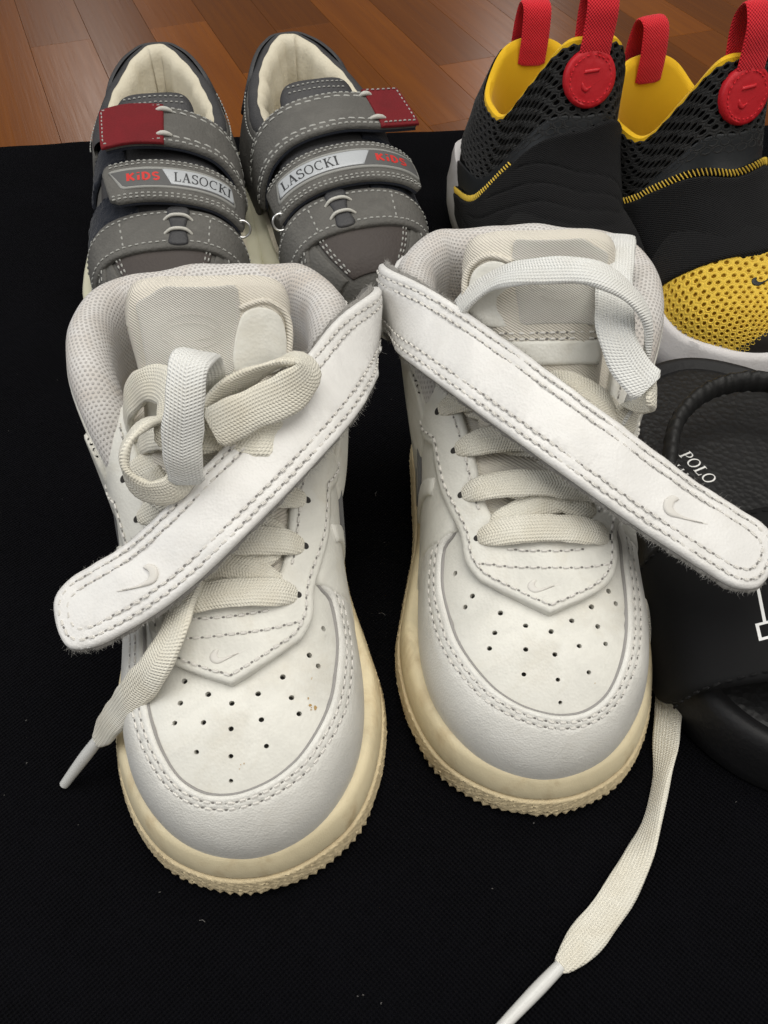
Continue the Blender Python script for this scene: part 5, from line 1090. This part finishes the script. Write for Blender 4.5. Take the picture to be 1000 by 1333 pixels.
# ------------------------------------------------------------------ black slide sandal with gathered heel band
M['eva'] = leather('black_rubber', (0.010, 0.010, 0.011), 0.6, 700, 0.3, None, 0, 0.3, 0.2, 0.2)
M['footbed'] = leather('black_footbed', (0.009, 0.009, 0.0095), 0.5, 520, 0.8, None, 0, 0.35, 0.7, 0.2)
M['upper_black'] = plain('black_matte_strap', (0.004, 0.004, 0.0045), 0.8, 0.25, 500, 0.15)
M['elastic'] = plain('gathered_elastic', (0.012, 0.012, 0.012), 0.55, 0.35, 900, 0.3)
M['white_print'] = plain('white_print', (0.75, 0.75, 0.74), 0.5)
def slide():
    root = thing('slide_sandal', 'black slide sandal with gathered heel band, white POLO print and white outline emblem', 'sandal', (11.95, 9.7, 0), 3.0)
    O = outline([(0, 0, 0), (0.3, 1.5, 1.4), (1.0, 2.7, 2.5), (2.2, 3.6, 3.4), (3.8, 3.95, 3.95), (5.5, 3.95, 4.0), (8, 3.6, 3.6), (11, 3.3, 3.2), (13.5, 3.15, 3.1), (15, 2.5, 2.5), (15.7, 1.3, 1.3), (16.0, 0, 0)], 16.0, 220)
    prof = [(-0.4, 0), (-0.08, 0), (0, 0.12), (0.02, 0.6), (0.05, 1.2), (0.03, 1.75), (-0.05, 2.0), (-0.2, 2.12), (-0.36, 2.10), (-0.52, 1.96), (-0.75, 1.86), (-1.2, 1.78), (-1.8, 1.76)]
    zf = lambda y, z: z+np.interp(y, [0, 4, 9, 16], [0.05, 0, 0.05, 0.25])*(z > 1)
    sole_mesh('sole', O, prof, M['eva'], root, 1, zf=zf)
    class Bed(Surf):
        def pos(self, a, b): a, b = np.broadcast_arrays(np.asarray(a, float), np.asarray(b, float)); return np.stack([a, b, 1.86+np.interp(b, [0, 4, 9, 16], [0.05, 0, 0.05, 0.25])], -1)
    F = Bed(); c = O.mean(0); I = c+(O-c)*np.array([0.86, 0.94])
    patch('footbed', I[::3], F, M['footbed'], root, thick=0.10, r=0.3, res=0.5, edge=0.1)
    w2l = lambda P: to_local(root, P)
    p = w2l([(9.72, 20.75, 2), (10.4, 19.4, 2)]); d = unit(p[1]-p[0])[:2]; upv = np.array([-d[1], d[0]])
    lettering(F, 'POLO', p[0][0], p[0][1], 0.46, M['white_print'], root, 0.115, SER, ax=d, up=upv, gap=0.05)
    p2 = p[0][:2]-upv*0.5+d*0.1
    for k in range(4):
        lettering(F, 'I', p2[0]+d[0]*0.22*k, p2[1]+d[1]*0.22*k, 0.26, M['white_print'], root, 0.115, SER, ax=d, up=upv) if k else None
    # broad strap
    ar = [(-3.98, 0.7), (-3.95, 1.7), (-3.62, 2.7), (-2.7, 3.55), (-1.4, 4.1), (0, 4.3), (1.4, 4.1), (2.7, 3.55), (3.62, 2.7), (3.95, 1.7), (3.98, 0.7)]
    P = [(x, 4.2, z) for x, z in ar]; U = [(x*1.0, 0, max(0.0, z-1.2)*1.1+0.02) for x, z in ar]
    S = Strip(P, U, crown=0.0, width=5.0); L = S.len
    lp = curve([(0, -2.3), (1.8, -2.5), (L/2, -2.6), (L-1.8, -2.5), (L, -2.3), (L, 1.2), (L-2.2, 2.2), (L/2, 2.75), (2.2, 2.2), (0, 1.2)], 110, closed=True)
    st = patch('upper_strap', lp, S, M['upper_black'], root, thick=0.25, r=0.2, res=0.35, bottom=True, drop=0.0)
    stitches(S, [curve([(1.0, -2.2), (L/2, -2.38), (L-1.0, -2.2)], 60), curve([(1.0, 2.1), (L/2, 2.5), (L-1.0, 2.1)], 60)], st, M['upper_black'], M['eva'], h=0.25, hole=False)
    # outlined emblem printed on the strap
    def line(pts, w=0.075):
        pts = np.array(pts, float)
        for a, b in zip(pts[:-1], pts[1:]):
            t = unit(b-a); n_ = np.array([-t[1], t[0]])*w/2; a_, b_ = a-t*w/2, b+t*w/2
            q = np.array([a_+n_, b_+n_, b_-n_, a_-n_]); k = np.linspace(0, 1, 8)[:, None]
            e1 = q[0]+(q[1]-q[0])*k; e2 = q[3]+(q[2]-q[3])*k; V = []
            for e in (e1, e2): P_, N_ = S.map(e[:, 0], e[:, 1]); V += list(P_+N_*(0.256+RNG.uniform(0, 0.006)))
            put('emblem_line', mesh('emblem_line', V, [(i, i+1, 8+i+1, 8+i) for i in range(7)]), M['white_print'], st, smooth=False)
    EMB(line, L)
    # gathered elastic heel band
    hp = w2l([(8.4, 16.5, 2.3), (8.5, 17.8, 2.9), (8.75, 19.0, 3.25), (9.35, 20.8, 3.6), (10.6, 22.0, 3.8), (12.1, 22.4, 3.85), (13.5, 22.0, 3.8), (14.6, 20.7, 3.6), (15.1, 19.0, 3.25), (15.3, 17.8, 2.9), (15.4, 16.5, 2.3)])
    n = 420; C = curve(hp, n); T = unit(np.gradient(C, axis=0)); Bv = unit(np.cross(T, [0, 0, 1.0])); Uv = np.cross(Bv, T); A = arclen(C); an = np.linspace(0, 2*np.pi, 18, endpoint=False)
    ph = np.cumsum(RNG.uniform(0.25, 0.75, n))*0.62
    r = 1+0.055*np.sin(ph*1.5)[:, None]*np.ones(18)[None]+0.05*np.sin(ph*2.3+1)[:, None]*np.cos(an*2)[None]
    env = np.interp(A, [0, 2.5, 5, A[-1]-5, A[-1]-2.5, A[-1]], [0.2, 0.4, 1, 1, 0.4, 0.2])[:, None]; r = 1+(r-1)*env
    Q = C[:, None]+Bv[:, None]*(0.23*np.cos(an)[None, :]*r)[..., None]+Uv[:, None]*(0.40*np.sin(an)[None, :]*r)[..., None]
    gridmesh('heel_band', Q, M['elastic'], root, closed_v=True, cap=True, angle=80)
    return root
def EMB(line, L):
    # a in cm along the arch from its left foot, b towards the toe
    line([(4.15, -0.52), (7.3, -0.52)]); line([(4.25, -0.28), (7.1, -0.28)])
    line([(4.25, -0.28), (4.05, 1.03)]); line([(7.1, -0.28), (7.3, 1.03)])
    for x in (3.86, 6.4): line([(x, 1.08), (x+1.05, 1.08), (x+1.05, 1.5), (x-0.05, 1.5), (x, 1.08)])
slide()
